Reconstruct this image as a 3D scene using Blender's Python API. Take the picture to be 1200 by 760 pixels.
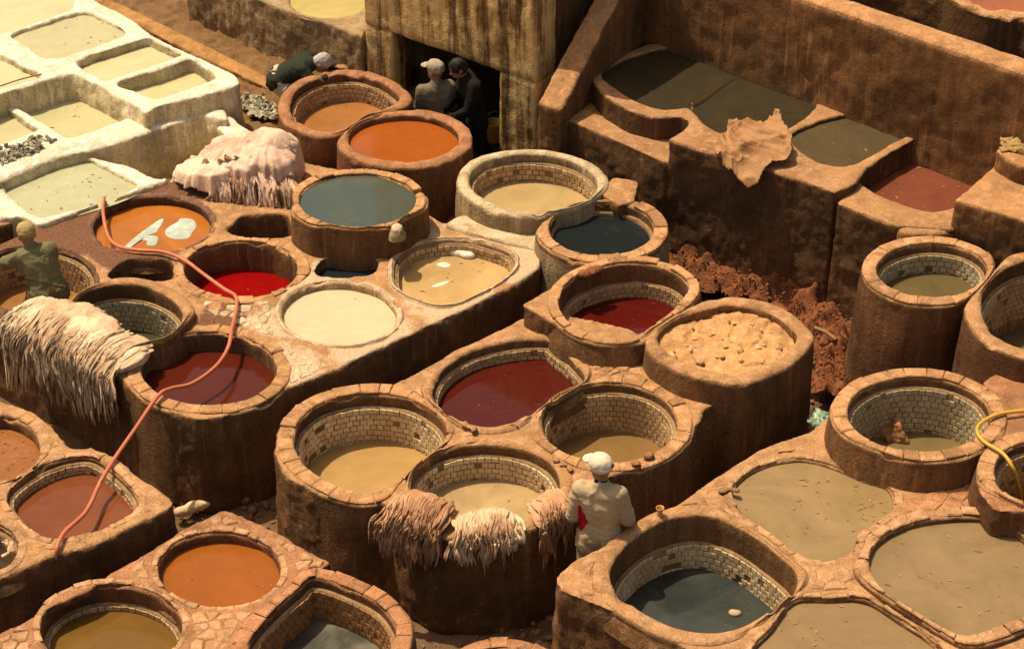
import bpy, bmesh, math, random
import numpy as np
from mathutils import Vector, Matrix, geometry

# ------------------------------------------------------------------ camera, sky, sun, exposure
R = math.radians
CAM_H, PITCH, FPX = 10.2, R(33.5), 2350.0
scene = bpy.context.scene
for o in list(bpy.data.objects):
    bpy.data.objects.remove(o)
COL = scene.collection
cam_d = bpy.data.cameras.new('camera'); cam = bpy.data.objects.new('camera', cam_d); COL.objects.link(cam)
cam.location = (0, 0, CAM_H); cam.rotation_euler = (math.pi/2 - PITCH, 0, 0)
cam_d.sensor_fit = 'HORIZONTAL'; cam_d.sensor_width = 36.0; cam_d.lens = FPX/1200*36.0
cam_d.clip_start = 0.5; cam_d.clip_end = 500
scene.camera = cam
SUN_DIR = Vector((-0.875, 0.485, 0)).normalized(); SUN_EL = R(68)
world = bpy.data.worlds.new('World'); scene.world = world; world.use_nodes = True
wn = world.node_tree.nodes; wn.clear()
sky = wn.new('ShaderNodeTexSky'); sky.sky_type = 'NISHITA'; sky.sun_disc = False
sky.sun_elevation = SUN_EL; sky.sun_rotation = math.atan2(SUN_DIR.x, SUN_DIR.y)
sky.dust_density = 4.0; sky.air_density = 1.0; sky.ozone_density = 0.6
bg = wn.new('ShaderNodeBackground'); bg.inputs['Strength'].default_value = 0.14
wo = wn.new('ShaderNodeOutputWorld')
hz = wn.new('ShaderNodeMix'); hz.data_type = 'RGBA'; hz.blend_type = 'MULTIPLY'; hz.inputs[0].default_value = 1.0; hz.inputs[7].default_value = (1.0, .83, .62, 1)   # dusty warm sky
world.node_tree.links.new(sky.outputs[0], hz.inputs[6]); world.node_tree.links.new(hz.outputs[2], bg.inputs[0]); world.node_tree.links.new(bg.outputs[0], wo.inputs[0])
sun_d = bpy.data.lights.new('sun', 'SUN'); sun_d.energy = 4.4; sun_d.angle = R(0.55); sun_d.color = (1.0, 0.84, 0.60)
sun = bpy.data.objects.new('sun', sun_d); COL.objects.link(sun)
to_sun = Vector((SUN_DIR.x*math.cos(SUN_EL), SUN_DIR.y*math.cos(SUN_EL), math.sin(SUN_EL)))
sun.rotation_euler = to_sun.to_track_quat('Z', 'Y').to_euler(); sun.location = (-10, 20, 20)
vs = scene.view_settings
vs.view_transform = 'Standard'; vs.look = 'None'; vs.exposure = 0.14; vs.gamma = 1.0; vs.use_curve_mapping = False

rng = random.Random(7)
NR = np.random.RandomState(11)

# ------------------------------------------------------------------ helpers: survey points, noise, meshes
def P(x, y, z):
    """survey mark (x, y) seen from the terrace, taken onto the level z"""
    sp, cp = math.sin(PITCH), math.cos(PITCH)
    dx, dy = (x-600)/FPX, (380-y)/FPX
    d = Vector((dx, cp + dy*sp, -sp + dy*cp))
    t = (z-CAM_H)/d.z
    return Vector((d.x*t, d.y*t, z))

def P2(x, y, z):
    p = P(x, y, z); return (p.x, p.y)

def _hash(ix, iy, iz, seed):
    h = (ix*374761393 + iy*668265263 + iz*2147483647 + seed*974634541) & 0xffffffff
    h = ((h ^ (h >> 13))*1274126177) & 0xffffffff
    return ((h ^ (h >> 16)) & 0xffff)/65535.0

def vnoise(p, seed=0):
    """smooth value noise in [-1, 1] for an (n, 3) array"""
    i = np.floor(p).astype(np.int64); f = p - i; f = f*f*(3-2*f)
    out = 0
    for dx in (0, 1):
        for dy in (0, 1):
            for dz in (0, 1):
                w = (f[:, 0] if dx else 1-f[:, 0])*(f[:, 1] if dy else 1-f[:, 1])*(f[:, 2] if dz else 1-f[:, 2])
                out = out + w*_hash(i[:, 0]+dx, i[:, 1]+dy, i[:, 2]+dz, seed)
    return out*2-1

def fbm(p, scale, octs=3, seed=0):
    a, s, r = 1.0, scale, 0
    for k in range(octs):
        r = r + a*vnoise(p*s, seed+k*17); a *= .5; s *= 2.03
    return r

def catmull(pts, per=10, closed=True):
    pts = [np.array(p, float) for p in pts]; n = len(pts); out = []
    rngk = range(n) if closed else range(n-1)
    for k in rngk:
        if closed:
            a, b, c, d = pts[(k-1) % n], pts[k], pts[(k+1) % n], pts[(k+2) % n]
        else:
            a, b, c, d = pts[max(k-1, 0)], pts[k], pts[k+1], pts[min(k+2, n-1)]
        for j in range(per):
            t = j/per
            out.append(.5*((2*b)+(-a+c)*t+(2*a-5*b+4*c-d)*t*t+(-a+3*b-3*c+d)*t**3))
    if not closed: out.append(pts[-1])
    return np.array(out)

def resample(L, m):
    """uniform closed resampling of an (n,2) loop"""
    Q = np.vstack([L, L[:1]]); seg = np.linalg.norm(np.diff(Q, axis=0), axis=1)
    s = np.concatenate([[0], np.cumsum(seg)]); t = np.linspace(0, s[-1], m, endpoint=False)
    return np.stack([np.interp(t, s, Q[:, k]) for k in range(Q.shape[1])], 1)

def area2(L):
    x, y = L[:, 0], L[:, 1]; return .5*np.sum(x*np.roll(y, -1)-np.roll(x, -1)*y)

def ccw(L): return L if area2(L) > 0 else L[::-1].copy()

def ell(cx, cy, rx, ry, rot=0, n=64, e=2.0):
    a = np.linspace(0, 2*math.pi, n, endpoint=False)
    c, s = np.cos(a), np.sin(a)
    x = np.sign(c)*np.abs(c)**(2/e)*rx; y = np.sign(s)*np.abs(s)**(2/e)*ry
    r = R(rot)
    return [(cx+u*math.cos(r)-v*math.sin(r), cy+u*math.sin(r)+v*math.cos(r)) for u, v in zip(x, y)]

def spl(*pts): return [tuple(p) for p in catmull(pts, 8)]

def loop_world(px, z, m=120):
    L = ccw(np.array([P2(x, y, z) for x, y in px])); return resample(L, m)

def normals2(L):
    t = np.roll(L, -1, 0)-np.roll(L, 1, 0); t /= np.linalg.norm(t, axis=1)[:, None]+1e-9
    return np.stack([t[:, 1], -t[:, 0]], 1)           # outward for ccw

def offset(L, d):
    N = normals2(L); d = np.asarray(d)
    return L + N*(d[:, None] if d.ndim else d)

def inside(pt, L):
    x, y = pt; X, Y = L[:, 0], L[:, 1]; X2, Y2 = np.roll(X, -1), np.roll(Y, -1)
    c = ((Y > y) != (Y2 > y)) & (x < (X2-X)*(y-Y)/(Y2-Y+1e-12)+X)
    return bool(np.sum(c) % 2)

def mesh_from(name, V, F, smooth=True, mat_idx=None):
    me = bpy.data.meshes.new(name); me.from_pydata([tuple(v) for v in V], [], F); me.update()
    if smooth: me.polygons.foreach_set('use_smooth', [True]*len(me.polygons))
    return me

def fast_mesh(name, V, Fq, smooth=True):
    """from numpy arrays, all faces with the same corner count"""
    me = bpy.data.meshes.new(name); n, k = Fq.shape
    me.vertices.add(len(V)); me.vertices.foreach_set('co', np.asarray(V, np.float32).ravel())
    me.loops.add(n*k); me.loops.foreach_set('vertex_index', Fq.astype(np.int32).ravel())
    me.polygons.add(n); me.polygons.foreach_set('loop_start', np.arange(0, n*k, k, dtype=np.int32))
    if smooth: me.polygons.foreach_set('use_smooth', np.ones(n, bool))
    me.update(calc_edges=True); me.validate()
    return me

def voxel(me, size):
    o = bpy.data.objects.new('tmp', me); COL.objects.link(o)
    md = o.modifiers.new('r', 'REMESH'); md.mode = 'VOXEL'; md.voxel_size = size; md.adaptivity = 0
    dg = bpy.context.evaluated_depsgraph_get(); ev = o.evaluated_get(dg)
    m2 = bpy.data.meshes.new_from_object(ev)
    n = len(m2.vertices); V = np.empty(n*3, np.float32); m2.vertices.foreach_get('co', V); V = V.reshape(-1, 3).astype(float)
    nf = len(m2.polygons); ls = np.empty(nf*4, np.int32); m2.loops.foreach_get('vertex_index', ls); Fq = ls.reshape(-1, 4)
    bpy.data.objects.remove(o); bpy.data.meshes.remove(me); bpy.data.meshes.remove(m2)
    return V, Fq

def vnormals(V, Fq):
    a = V[Fq[:, 2]]-V[Fq[:, 0]]; b = V[Fq[:, 3]]-V[Fq[:, 1]]; fn = np.cross(a, b)
    N = np.zeros_like(V)
    for k in range(4):
        for c in range(3): N[:, c] += np.bincount(Fq[:, k], fn[:, c], len(V))
    return N/(np.linalg.norm(N, axis=1)[:, None]+1e-12)

def relax(V, Fq, it=3, lam=.5):
    E = np.vstack([Fq[:, [0, 1]], Fq[:, [1, 2]], Fq[:, [2, 3]], Fq[:, [3, 0]]])
    n = len(V); deg = np.bincount(E[:, 0], minlength=n).astype(float)+np.bincount(E[:, 1], minlength=n)
    deg[deg == 0] = 1
    for _ in range(it):
        S = np.stack([np.bincount(E[:, 0], V[E[:, 1], c], n)+np.bincount(E[:, 1], V[E[:, 0], c], n) for c in range(3)], 1)
        V = V+lam*(S/deg[:, None]-V)
    return V

# ------------------------------------------------------------------ object bookkeeping
def link(name, data, parent=None):
    o = bpy.data.objects.new(name, data); COL.objects.link(o)
    if parent is not None:
        o.parent = parent
        if parent.type == 'EMPTY': o.matrix_parent_inverse = Matrix.Translation(-parent.location)
    return o

def tag(o, label=None, cat=None, group=None, kind=None):
    if label: o['label'] = label
    if cat: o['category'] = cat
    if group: o['group'] = group
    if kind: o['kind'] = kind
    return o

def thing(name, label, cat, base, group=None):
    o = bpy.data.objects.new(name, None); COL.objects.link(o); o.location = base
    o.empty_display_size = .1
    return tag(o, label, cat, group)

def obj(name, me, mat, parent=None):
    if mat is not None and not me.materials: me.materials.append(mat)
    return link(name, me, parent)

# ------------------------------------------------------------------ materials
class NT:
    def __init__(s, name):
        s.m = bpy.data.materials.new(name); s.m.use_nodes = True; s.t = s.m.node_tree; s.n = s.t.nodes; s.n.clear()
        s.out = s.n.new('ShaderNodeOutputMaterial'); s.b = s.n.new('ShaderNodeBsdfPrincipled')
        s.t.links.new(s.b.outputs[0], s.out.inputs[0])
        s.geo = s.n.new('ShaderNodeNewGeometry'); s.oi = s.n.new('ShaderNodeObjectInfo')
    def set(s, sock, v):
        if hasattr(v, 'is_linked') or hasattr(v, 'links'): s.t.links.new(v, sock)
        else:
            if isinstance(v, (tuple, list)) and len(v) == 3 and sock.type == 'RGBA': v = (*v, 1)
            sock.default_value = v
    def inp(s, k, v): s.set(s.b.inputs[k], v)
    def math(s, op, a, b=0.0, clamp=False):
        n = s.n.new('ShaderNodeMath'); n.operation = op; n.use_clamp = clamp; s.set(n.inputs[0], a); s.set(n.inputs[1], b); return n.outputs[0]
    def vmul(s, v, k):
        n = s.n.new('ShaderNodeVectorMath'); n.operation = 'MULTIPLY'; s.set(n.inputs[0], v); n.inputs[1].default_value = k; return n.outputs[0]
    def vadd(s, a, b):
        n = s.n.new('ShaderNodeVectorMath'); n.operation = 'ADD'; s.set(n.inputs[0], a); s.set(n.inputs[1], b); return n.outputs[0]
    def noise(s, scale, detail=4, rough=.55, vec=None, dist=0.0):
        n = s.n.new('ShaderNodeTexNoise'); s.t.links.new(vec or s.geo.outputs['Position'], n.inputs['Vector'])
        n.inputs['Scale'].default_value = scale; n.inputs['Detail'].default_value = detail; n.inputs['Roughness'].default_value = rough; n.inputs['Distortion'].default_value = dist
        return n.outputs['Fac']
    def voro(s, scale, feature='F1', vec=None, out='Distance', rnd=1.0):
        n = s.n.new('ShaderNodeTexVoronoi'); n.feature = feature; s.t.links.new(vec or s.geo.outputs['Position'], n.inputs['Vector'])
        n.inputs['Scale'].default_value = scale; n.inputs['Randomness'].default_value = rnd; return n.outputs[out]
    def ramp(s, f, *stops):
        n = s.n.new('ShaderNodeMapRange'); n.clamp = True; s.set(n.inputs[0], f)
        n.inputs[1].default_value, n.inputs[2].default_value = stops[0], stops[1]
        n.inputs[3].default_value, n.inputs[4].default_value = (stops[2], stops[3]) if len(stops) > 3 else (0, 1)
        return n.outputs[0]
    def mix(s, f, a, b, mode='MIX'):
        n = s.n.new('ShaderNodeMix'); n.data_type = 'RGBA'; n.blend_type = mode; n.clamp_factor = True
        s.set(n.inputs[0], f); s.set(n.inputs[6], a); s.set(n.inputs[7], b); return n.outputs[2]
    def bump(s, h, strength=.3, dist=.02, base=None):
        n = s.n.new('ShaderNodeBump'); n.inputs['Strength'].default_value = strength; n.inputs['Distance'].default_value = dist
        s.set(n.inputs['Height'], h)
        if base is not None: s.t.links.new(base, n.inputs['Normal'])
        return n.outputs[0]
    def nz(s):
        n = s.n.new('ShaderNodeSeparateXYZ'); s.t.links.new(s.geo.outputs['True Normal'], n.inputs[0]); return n.outputs[2]

def k(c, f): return tuple(min(1, x*f) for x in c)

def adobe(name, top, side, dirt=(.11, .055, .025), rough=.92, stone=False, wet=0.0, grain=1.0, stains=None, stain_col=(.15, .068, .040), dust=None, dust_col=(.62, .49, .33)):
    t = NT(name); n1 = t.noise(1.7, 5, .6); n2 = t.noise(9, 5, .65); n3 = t.noise(38, 4, .7); n4 = t.noise(130, 2, .6)
    c = t.mix(t.ramp(n1, .34, .68), k(top, .74), k(top, 1.14))
    c = t.mix(t.ramp(n2, .46, .70), c, k((top[0], top[1]*1.08, top[2]*1.25), 1.34))
    c = t.mix(t.math('MULTIPLY', t.ramp(t.noise(4.3, 6, .68), .55, .70), .62), c, dirt)
    c = t.mix(t.math('MULTIPLY', t.ramp(n3, .56, .72), .38), c, k(dirt, .8))
    st = t.noise(3.0, 6, .66, vec=t.vmul(t.geo.outputs['Position'], (2.6, 2.6, .30)), dist=.25)
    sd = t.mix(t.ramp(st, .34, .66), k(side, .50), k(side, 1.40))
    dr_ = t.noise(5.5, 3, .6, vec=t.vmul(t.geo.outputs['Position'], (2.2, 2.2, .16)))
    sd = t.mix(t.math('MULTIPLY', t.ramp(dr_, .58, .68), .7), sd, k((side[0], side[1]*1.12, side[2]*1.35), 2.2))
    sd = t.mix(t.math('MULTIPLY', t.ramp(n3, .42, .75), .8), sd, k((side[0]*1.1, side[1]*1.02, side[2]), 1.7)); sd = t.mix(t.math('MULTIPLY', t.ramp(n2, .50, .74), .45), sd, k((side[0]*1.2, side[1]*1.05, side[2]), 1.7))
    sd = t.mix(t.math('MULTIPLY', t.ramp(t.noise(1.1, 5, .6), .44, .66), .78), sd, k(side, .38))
    if stains:
        wv = t.math('MULTIPLY', t.math('SUBTRACT', t.noise(2.6, 6, .68), .5), .95)
        tot = None
        for (sx, sy, sr) in stains:
            dn = t.n.new('ShaderNodeVectorMath'); dn.operation = 'DISTANCE'; t.t.links.new(t.vmul(t.geo.outputs['Position'], (1, 1, 0)), dn.inputs[0]); dn.inputs[1].default_value = (sx, sy, 0)
            q = t.ramp(t.math('ADD', dn.outputs['Value'], wv), sr, sr*.80)
            tot = q if tot is None else t.math('MAXIMUM', tot, q)
        c = t.mix(t.math('MULTIPLY', tot, .9), c, t.mix(t.ramp(n3, .4, .65), k(stain_col, .75), k(stain_col, 1.5)))
    if dust:
        wv = t.math('MULTIPLY', t.math('SUBTRACT', t.noise(3.1, 6, .7), .5), 1.1)
        tot = None
        for (sx, sy, sr) in dust:
            dn = t.n.new('ShaderNodeVectorMath'); dn.operation = 'DISTANCE'; t.t.links.new(t.vmul(t.geo.outputs['Position'], (1, 1, 0)), dn.inputs[0]); dn.inputs[1].default_value = (sx, sy, 0)
            q = t.ramp(t.math('ADD', dn.outputs['Value'], wv), sr, sr*.7)
            tot = q if tot is None else t.math('MAXIMUM', tot, q)
        c = t.mix(t.math('MULTIPLY', tot, t.ramp(n3, .30, .60, .45, .95)), c, dust_col)
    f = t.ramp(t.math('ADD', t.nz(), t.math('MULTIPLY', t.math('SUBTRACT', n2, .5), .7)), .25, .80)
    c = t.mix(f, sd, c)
    if stone:
        rv = t.oi.outputs['Random']
        c = t.mix(1.0, c, t.mix(rv, (.80, .78, .76), (1.16, 1.15, 1.12)), 'MULTIPLY')
    # per-speck grain
    c = t.mix(1.0, c, t.mix(t.ramp(n4, .3, .7), (.78, .76, .74), (1.16, 1.16, 1.16)), 'MULTIPLY')
    c = t.mix(1.0, c, t.mix(t.ramp(t.noise(62, 4, .75), .36, .62), (.80, .77, .74), (1.08, 1.08, 1.08)), 'MULTIPLY')
    t.inp('Base Color', c); t.inp('Roughness', rough); t.inp('Specular IOR Level', .25)
    h = t.math('ADD', t.math('MULTIPLY', n2, 1.0), t.math('ADD', t.math('MULTIPLY', n3, .55), t.math('MULTIPLY', n4, .22)))
    t.inp('Normal', t.bump(h, .75*grain, .035))
    return t.m

def liquid(name, col, rough=.16, var=.22, scum=None, scum_amt=.0, scale=1.4, deep=None, ior_level=.5):
    t = NT(name); n1 = t.noise(scale, 5, .62, dist=1.2); n2 = t.noise(scale*5, 4, .62, dist=.6)
    c = t.mix(t.ramp(n1, .32, .70), k(col, 1-var*.9), k(col, 1+var*.8))
    if deep: c = t.mix(t.ramp(t.noise(scale*.8, 4, .55, dist=1.6), .42, .60), c, deep)
    c = t.mix(t.math('MULTIPLY', t.ramp(n2, .46, .74), .20), c, k((col[0]*1.05, col[1]*1.08, col[2]*1.15), 1.4))
    sc = scum or tuple(min(.8, x*.55+.16*w) for x, w in zip(col, (1.0, .75, .45))); am = scum_amt if scum else .45
    s1 = t.ramp(t.noise(20, 5, .72), .60, .70); s2 = t.ramp(t.noise(2.2, 4, .6, dist=1.5), .48, .62)
    c = t.mix(t.math('MULTIPLY', t.math('MULTIPLY', s1, s2), am), c, sc)
    c = t.mix(t.math('MULTIPLY', t.ramp(t.noise(80, 2, .5), .71, .77), am*.9), c, sc)
    t.inp('Base Color', c); t.inp('Roughness', t.math('ADD', rough*.45, t.math('MULTIPLY', t.math('MULTIPLY', s1, s2), .4))); t.inp('Specular IOR Level', ior_level); t.inp('IOR', 1.36)
    t.inp('Normal', t.bump(t.math('ADD', t.noise(3.5, 2), t.math('MULTIPLY', t.noise(15, 2), .22)), .035, .02))
    return t.m

def plain(name, col, rough=.8, var=.25, scale=25, rnd=0.0, bump=.3, spec=.3, stretch=(1, 1, 1), dist=.01):
    t = NT(name); v = t.vmul(t.geo.outputs['Position'], stretch)
    n1 = t.noise(scale, 4, .6, vec=v); n2 = t.noise(scale*.17, 3, .6, vec=v)
    c = t.mix(t.ramp(n1, .3, .7), k(col, 1-var), k(col, 1+var)); c = t.mix(t.ramp(n2, .35, .7), k(col, 1-var*.8), c)
    if rnd: c = t.mix(1.0, c, t.mix(t.oi.outputs['Random'], (1-rnd,)*3, (1+rnd,)*3), 'MULTIPLY')
    t.inp('Base Color', c); t.inp('Roughness', rough); t.inp('Specular IOR Level', spec)
    t.inp('Normal', t.bump(n1, bump, dist))
    return t.m

TAN, TAN_S = (.45, .246, .112), (.165, .084, .034)
M = {}
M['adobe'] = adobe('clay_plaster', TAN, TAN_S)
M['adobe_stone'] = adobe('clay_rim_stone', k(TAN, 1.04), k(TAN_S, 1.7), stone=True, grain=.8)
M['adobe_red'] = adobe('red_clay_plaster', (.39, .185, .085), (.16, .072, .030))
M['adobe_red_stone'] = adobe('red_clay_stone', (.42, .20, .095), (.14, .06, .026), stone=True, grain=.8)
M['adobe_dark'] = adobe('dark_clay', (.30, .155, .068), (.11, .055, .022))  # clay plaster in a darker brown, tops and sides alike
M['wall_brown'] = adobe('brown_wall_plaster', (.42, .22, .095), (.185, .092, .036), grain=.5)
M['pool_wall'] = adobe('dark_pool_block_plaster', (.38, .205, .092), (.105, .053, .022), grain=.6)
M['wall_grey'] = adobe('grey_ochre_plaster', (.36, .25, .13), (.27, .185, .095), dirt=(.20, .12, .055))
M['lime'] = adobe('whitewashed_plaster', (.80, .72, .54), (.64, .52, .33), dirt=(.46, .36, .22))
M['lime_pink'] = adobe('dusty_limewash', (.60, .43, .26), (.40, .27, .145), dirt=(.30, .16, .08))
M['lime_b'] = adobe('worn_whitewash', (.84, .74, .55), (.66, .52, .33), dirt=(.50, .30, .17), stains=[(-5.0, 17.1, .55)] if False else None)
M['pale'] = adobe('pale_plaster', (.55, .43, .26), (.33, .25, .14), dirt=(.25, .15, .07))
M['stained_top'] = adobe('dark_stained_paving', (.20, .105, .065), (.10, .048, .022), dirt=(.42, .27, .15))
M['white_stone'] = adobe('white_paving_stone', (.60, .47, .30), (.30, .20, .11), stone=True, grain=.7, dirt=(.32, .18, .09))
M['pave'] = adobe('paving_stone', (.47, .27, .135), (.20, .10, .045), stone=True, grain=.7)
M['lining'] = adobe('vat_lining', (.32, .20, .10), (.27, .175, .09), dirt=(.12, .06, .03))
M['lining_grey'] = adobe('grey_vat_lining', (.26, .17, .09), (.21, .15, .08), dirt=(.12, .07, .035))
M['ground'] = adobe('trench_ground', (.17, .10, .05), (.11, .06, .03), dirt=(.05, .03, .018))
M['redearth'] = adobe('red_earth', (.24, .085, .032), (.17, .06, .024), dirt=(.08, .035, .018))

def tilemat(name, c1, c2, mort):
    t = NT(name); rv = t.oi.outputs['Random']
    c = t.mix(rv, c1, c2); n = t.noise(28, 4, .65); n2 = t.noise(3.1, 4, .6)
    c = t.mix(t.math('MULTIPLY', t.ramp(n, .48, .72), .55), c, mort)
    c = t.mix(t.math('MULTIPLY', t.ramp(n2, .42, .62), .55), c, k(mort, 1.7))
    t.inp('Base Color', c); t.inp('Roughness', .55); t.inp('Specular IOR Level', .35)
    t.inp('Normal', t.bump(n, .35, .01)); return t.m
M['tile_cream'] = tilemat('cream_tile', (.80, .67, .43), (.60, .46, .26), (.27, .165, .085))
M['tile_tan'] = tilemat('tan_tile', (.62, .45, .24), (.44, .29, .14), (.18, .10, .05))
M['tile_grey'] = tilemat('greyish_tile', (.62, .55, .36), (.46, .38, .23), (.19, .13, .07))
M['tile_orange'] = tilemat('orange_stained_tile', (.42, .21, .075), (.28, .13, .048), (.11, .045, .018))

# ------------------------------------------------------------------ vats: survey table
VATS = {}
GROUND = -1.0
def vat(key, px, z, label, dye, depth, w=.14, lip=.10, tiles=None, stones=0.0, wall_to=None, batter=.05,
        rim='adobe', wall='adobe', lining='lining', ring=True, cat='vat', name='dye_vat', stone_mat='adobe_stone',
        rough=.16, scum=None, scum_amt=.7, var=.2, deep=None, tw=.060, th=.057, group='dye vats of the tannery', hole=.03, ledge=True, liq_name='dye', ior=.5):
    L = loop_world(px, z)
    VATS[key] = dict(L=L, z=z, label=label, dye=dye, depth=depth, w=w, lip=lip, tiles=tiles, stones=stones, wall_to=wall_to, batter=batter,
                     rim=rim, wall=wall, lining=lining, ring=ring, cat=cat, name=name, stone_mat=stone_mat, rough=rough, scum=scum,
                     scum_amt=scum_amt, var=var, deep=deep, tw=tw, th=th, group=group, hole=hole, ledge=ledge, liq_name=liq_name, ior=ior)

LIME = dict(ring=False, cat='lime pool', name='lime_pool', hole=0.0, group='lime pools in the whitewashed blocks', rough=.25, var=.08, scum=(.8, .78, .6), scum_amt=.5, w=.08, liq_name='lime_water')
OLIVE = (.255, .172, .080)
# whitewashed terraces
vat('P1', spl((-50, -40), (75, -40), (86, 6), (60, 19), (0, 40), (-50, 55)), .35, 'pale lime pool at the far corner of the white terrace', (.50, .46, .27), .07, **LIME)
vat('P2', spl((13, 41), (40, 30), (92, 14), (115, 19), (137, 30), (145, 40), (125, 48), (80, 65), (60, 68), (48, 66), (30, 52)), .35, 'wide rounded pool of greenish lime water in white terrace', (.43, .40, .23), .05, **LIME)
vat('P3', spl((90, 72), (128, 58), (170, 45), (178, 46), (211, 61), (208, 66), (168, 80), (127, 93), (118, 91)), .35, 'long narrow lime pool between two white partition walls', (.50, .46, .26), .11, **LIME)
vat('P4', spl((137, 97), (180, 82), (221, 68), (228, 70), (251, 87), (244, 95), (190, 113), (180, 115), (160, 108)), .35, 'narrow lime pool at the rounded corner of the white terrace', (.50, .45, .24), .17, **LIME)
vat('P5', spl((-50, 48), (0, 64), (25, 75), (49, 88), (30, 94), (0, 103), (-50, 115)), .35, 'lime pool cut off by the left border beside a thin stick', (.50, .46, .26), .08, **LIME)
vat('P6', spl((14, 117), (50, 97), (86, 84), (140, 108), (166, 122), (150, 137), (131, 144), (106, 153), (82, 160), (74, 159), (62, 151), (30, 130)), .15, 'sunken lime pool under the high white wall of the terrace', (.45, .42, .23), .12, **LIME)
vat('P7', spl((-50, 128), (-4, 126), (8, 128), (28, 139), (45, 150), (40, 153), (0, 168), (-50, 184)), .15, 'small lime pool behind the heap of dark scraps', (.46, .43, .24), .09, **LIME)
vat('B1', spl((5, 222), (20, 207), (70, 190), (100, 186), (120, 193), (150, 207), (160, 217), (130, 232), (60, 252), (40, 251), (20, 238)), .06, 'pale green round lime pool with a dusty pink rim', (.40, .395, .24), .05, **{**LIME, 'scum_amt': .9})
vat('B2', spl((108, 178), (180, 152), (246, 133), (256, 150), (268, 172), (200, 205), (178, 207), (150, 193)), .07, 'nearly drained whitewashed basin behind the pale hide heap', (.46, .36, .18), .52, **LIME)
# left block
vat('C1', ell(178, 263, 69, 32, -3), 0, 'round vat of orange brown dye with white foam floating', (.34, .115, .017), .10, w=.10, lip=.16, rim='stained_top', lining='lining', ledge=False, rough=.12)
vat('C2', ell(40, 326, 70, 37), 0, 'brown vat that the worker in the green shirt kneels in', (.27, .13, .045), .42, w=.07, lip=.06, tiles='tile_tan', rim='stained_top', rough=.3)
vat('C3', ell(148, 366, 65, 34, 4), .10, 'deep vat with greenish tiled lining behind the shaggy hide heap', (.05, .05, .022), .50, w=.13, lip=.17, tiles='tile_grey', wall_to=-.25, stones=0)
vat('C4', ell(282, 314, 66, 32), .012, 'vat of bright crimson red dye under the orange hose', (.22, .003, .003), .33, w=.14, lip=.34, stones=.14, wall_to=-.2, stone_mat='adobe_stone', rim='adobe', ledge=False, rough=.10, lining='lining', var=.12)
vat('C5', ell(245, 431, 79, 42), .015, 'vat of dark maroon dye crossed by the orange hose', (.075, .012, .006), .20, w=.15, lip=.22, stones=.16, wall_to=GROUND, ledge=False, rough=.10, var=.12)
vat('C6', ell(397, 366, 67, 36, 2), .012, 'round vat brim full of milky cream liquid', (.52, .43, .275), .09, w=.09, lip=.2, rim='lime_pink', wall_to=-.1, ledge=False, rough=.3, var=.05, ior=.3)
vat('C7', spl((466, 301), (490, 285), (537, 279), (575, 287), (598, 297), (601, 312), (580, 330), (545, 348), (517, 355), (490, 349), (466, 335), (462, 318)), 0.02, 'rounded rectangular basin of sandy liquid with a floating white hide', (.44, .29, .125), .17, w=.07, lip=.05, tiles='tile_tan', rim='lime_pink', rough=.3, th=.062, ior=.3, wall_to=-.1)
vat('TEAL', ell(419, 234, 68, 31), .35, 'raised round tub brim full of dull teal grey liquid', (.066, .076, .056), .035, w=.12, lip=.2, stones=.15, wall_to=-.15, rim='adobe', stone_mat='adobe_stone', ledge=False, rough=.2, deep=(.055, .075, .07), batter=.02)
vat('S1', spl((129, 325), (134, 314), (145, 306), (160, 303), (196, 304), (201, 308), (201, 324), (196, 327), (160, 328)), 0, 'dark dry slot between the orange and crimson vats', (.035, .02, .012), .40, ring=False, hole=0, cat='pit', name='drain_pit', group='dark pits between the vats', rough=.7, liq_name='pit_floor')
vat('S2', spl((268, 272), (274, 260), (285, 252), (310, 250), (336, 251), (340, 262), (338, 276), (300, 278)), 0, 'dark open pit between pale hide heap and teal tub', (.05, .028, .014), .40, ring=False, hole=0, cat='pit', name='drain_pit', group='dark pits between the vats', rough=.7, liq_name='pit_floor')
vat('S3', spl((372, 321), (374, 310), (384, 303), (420, 301), (441, 304), (443, 312), (436, 321), (400, 324)), 0, 'small pool of blackish water below the teal tub', (.012, .018, .02), .12, ring=False, hole=0, cat='pit', name='drain_pit', group='dark pits between the vats', rough=.12, liq_name='black_water')
vat('S4', spl((-40, 275), (-35, 258), (0, 264), (22, 256), (29, 262), (27, 272), (0, 285), (-35, 294)), 0, 'dark narrow pit beside the pale green lime pool', (.04, .02, .012), .4, ring=False, hole=0, cat='pit', name='drain_pit', group='dark pits between the vats', rough=.7, liq_name='pit_floor')
# back centre
vat('T1', spl((341, 123), (348, 106), (372, 92), (410, 86), (440, 93), (462, 106), (468, 116), (452, 125), (428, 134), (404, 149), (385, 153), (360, 147), (345, 136)), .30, 'reddish clay tub of brown liquid that the bending man leans over', (.31, .135, .044), .32, w=.14, lip=.10, tiles='tile_tan', wall_to=GROUND, rim='adobe_red', wall='adobe_red', rough=.2)
vat('T2', ell(473, 161, 64, 27), .30, 'reddish clay tub brim full of bright orange dye', (.29, .074, .011), .08, w=.15, lip=.2, stones=.0, wall_to=GROUND, rim='adobe_red', wall='adobe_red', stone_mat='adobe_red_stone', ledge=False, rough=.2, var=.08)
vat('E', ell(625, 213, 75, 33, 3), .25, 'pale plastered tub of beige liquid beside the tall building', (.38, .27, .12), .31, w=.13, lip=.10, tiles='tile_tan', wall_to=GROUND, rim='pale', wall='pale', rough=.25, th=.06, tw=.07)
vat('F', ell(705, 267, 61, 31), .20, 'round tub of dark blue black dye with a broad clay rim', (.012, .016, .017), .15, w=.15, lip=.11, stones=.2, wall_to=GROUND, rim='adobe', wall='pale', rough=.07, tiles=None)
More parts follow.
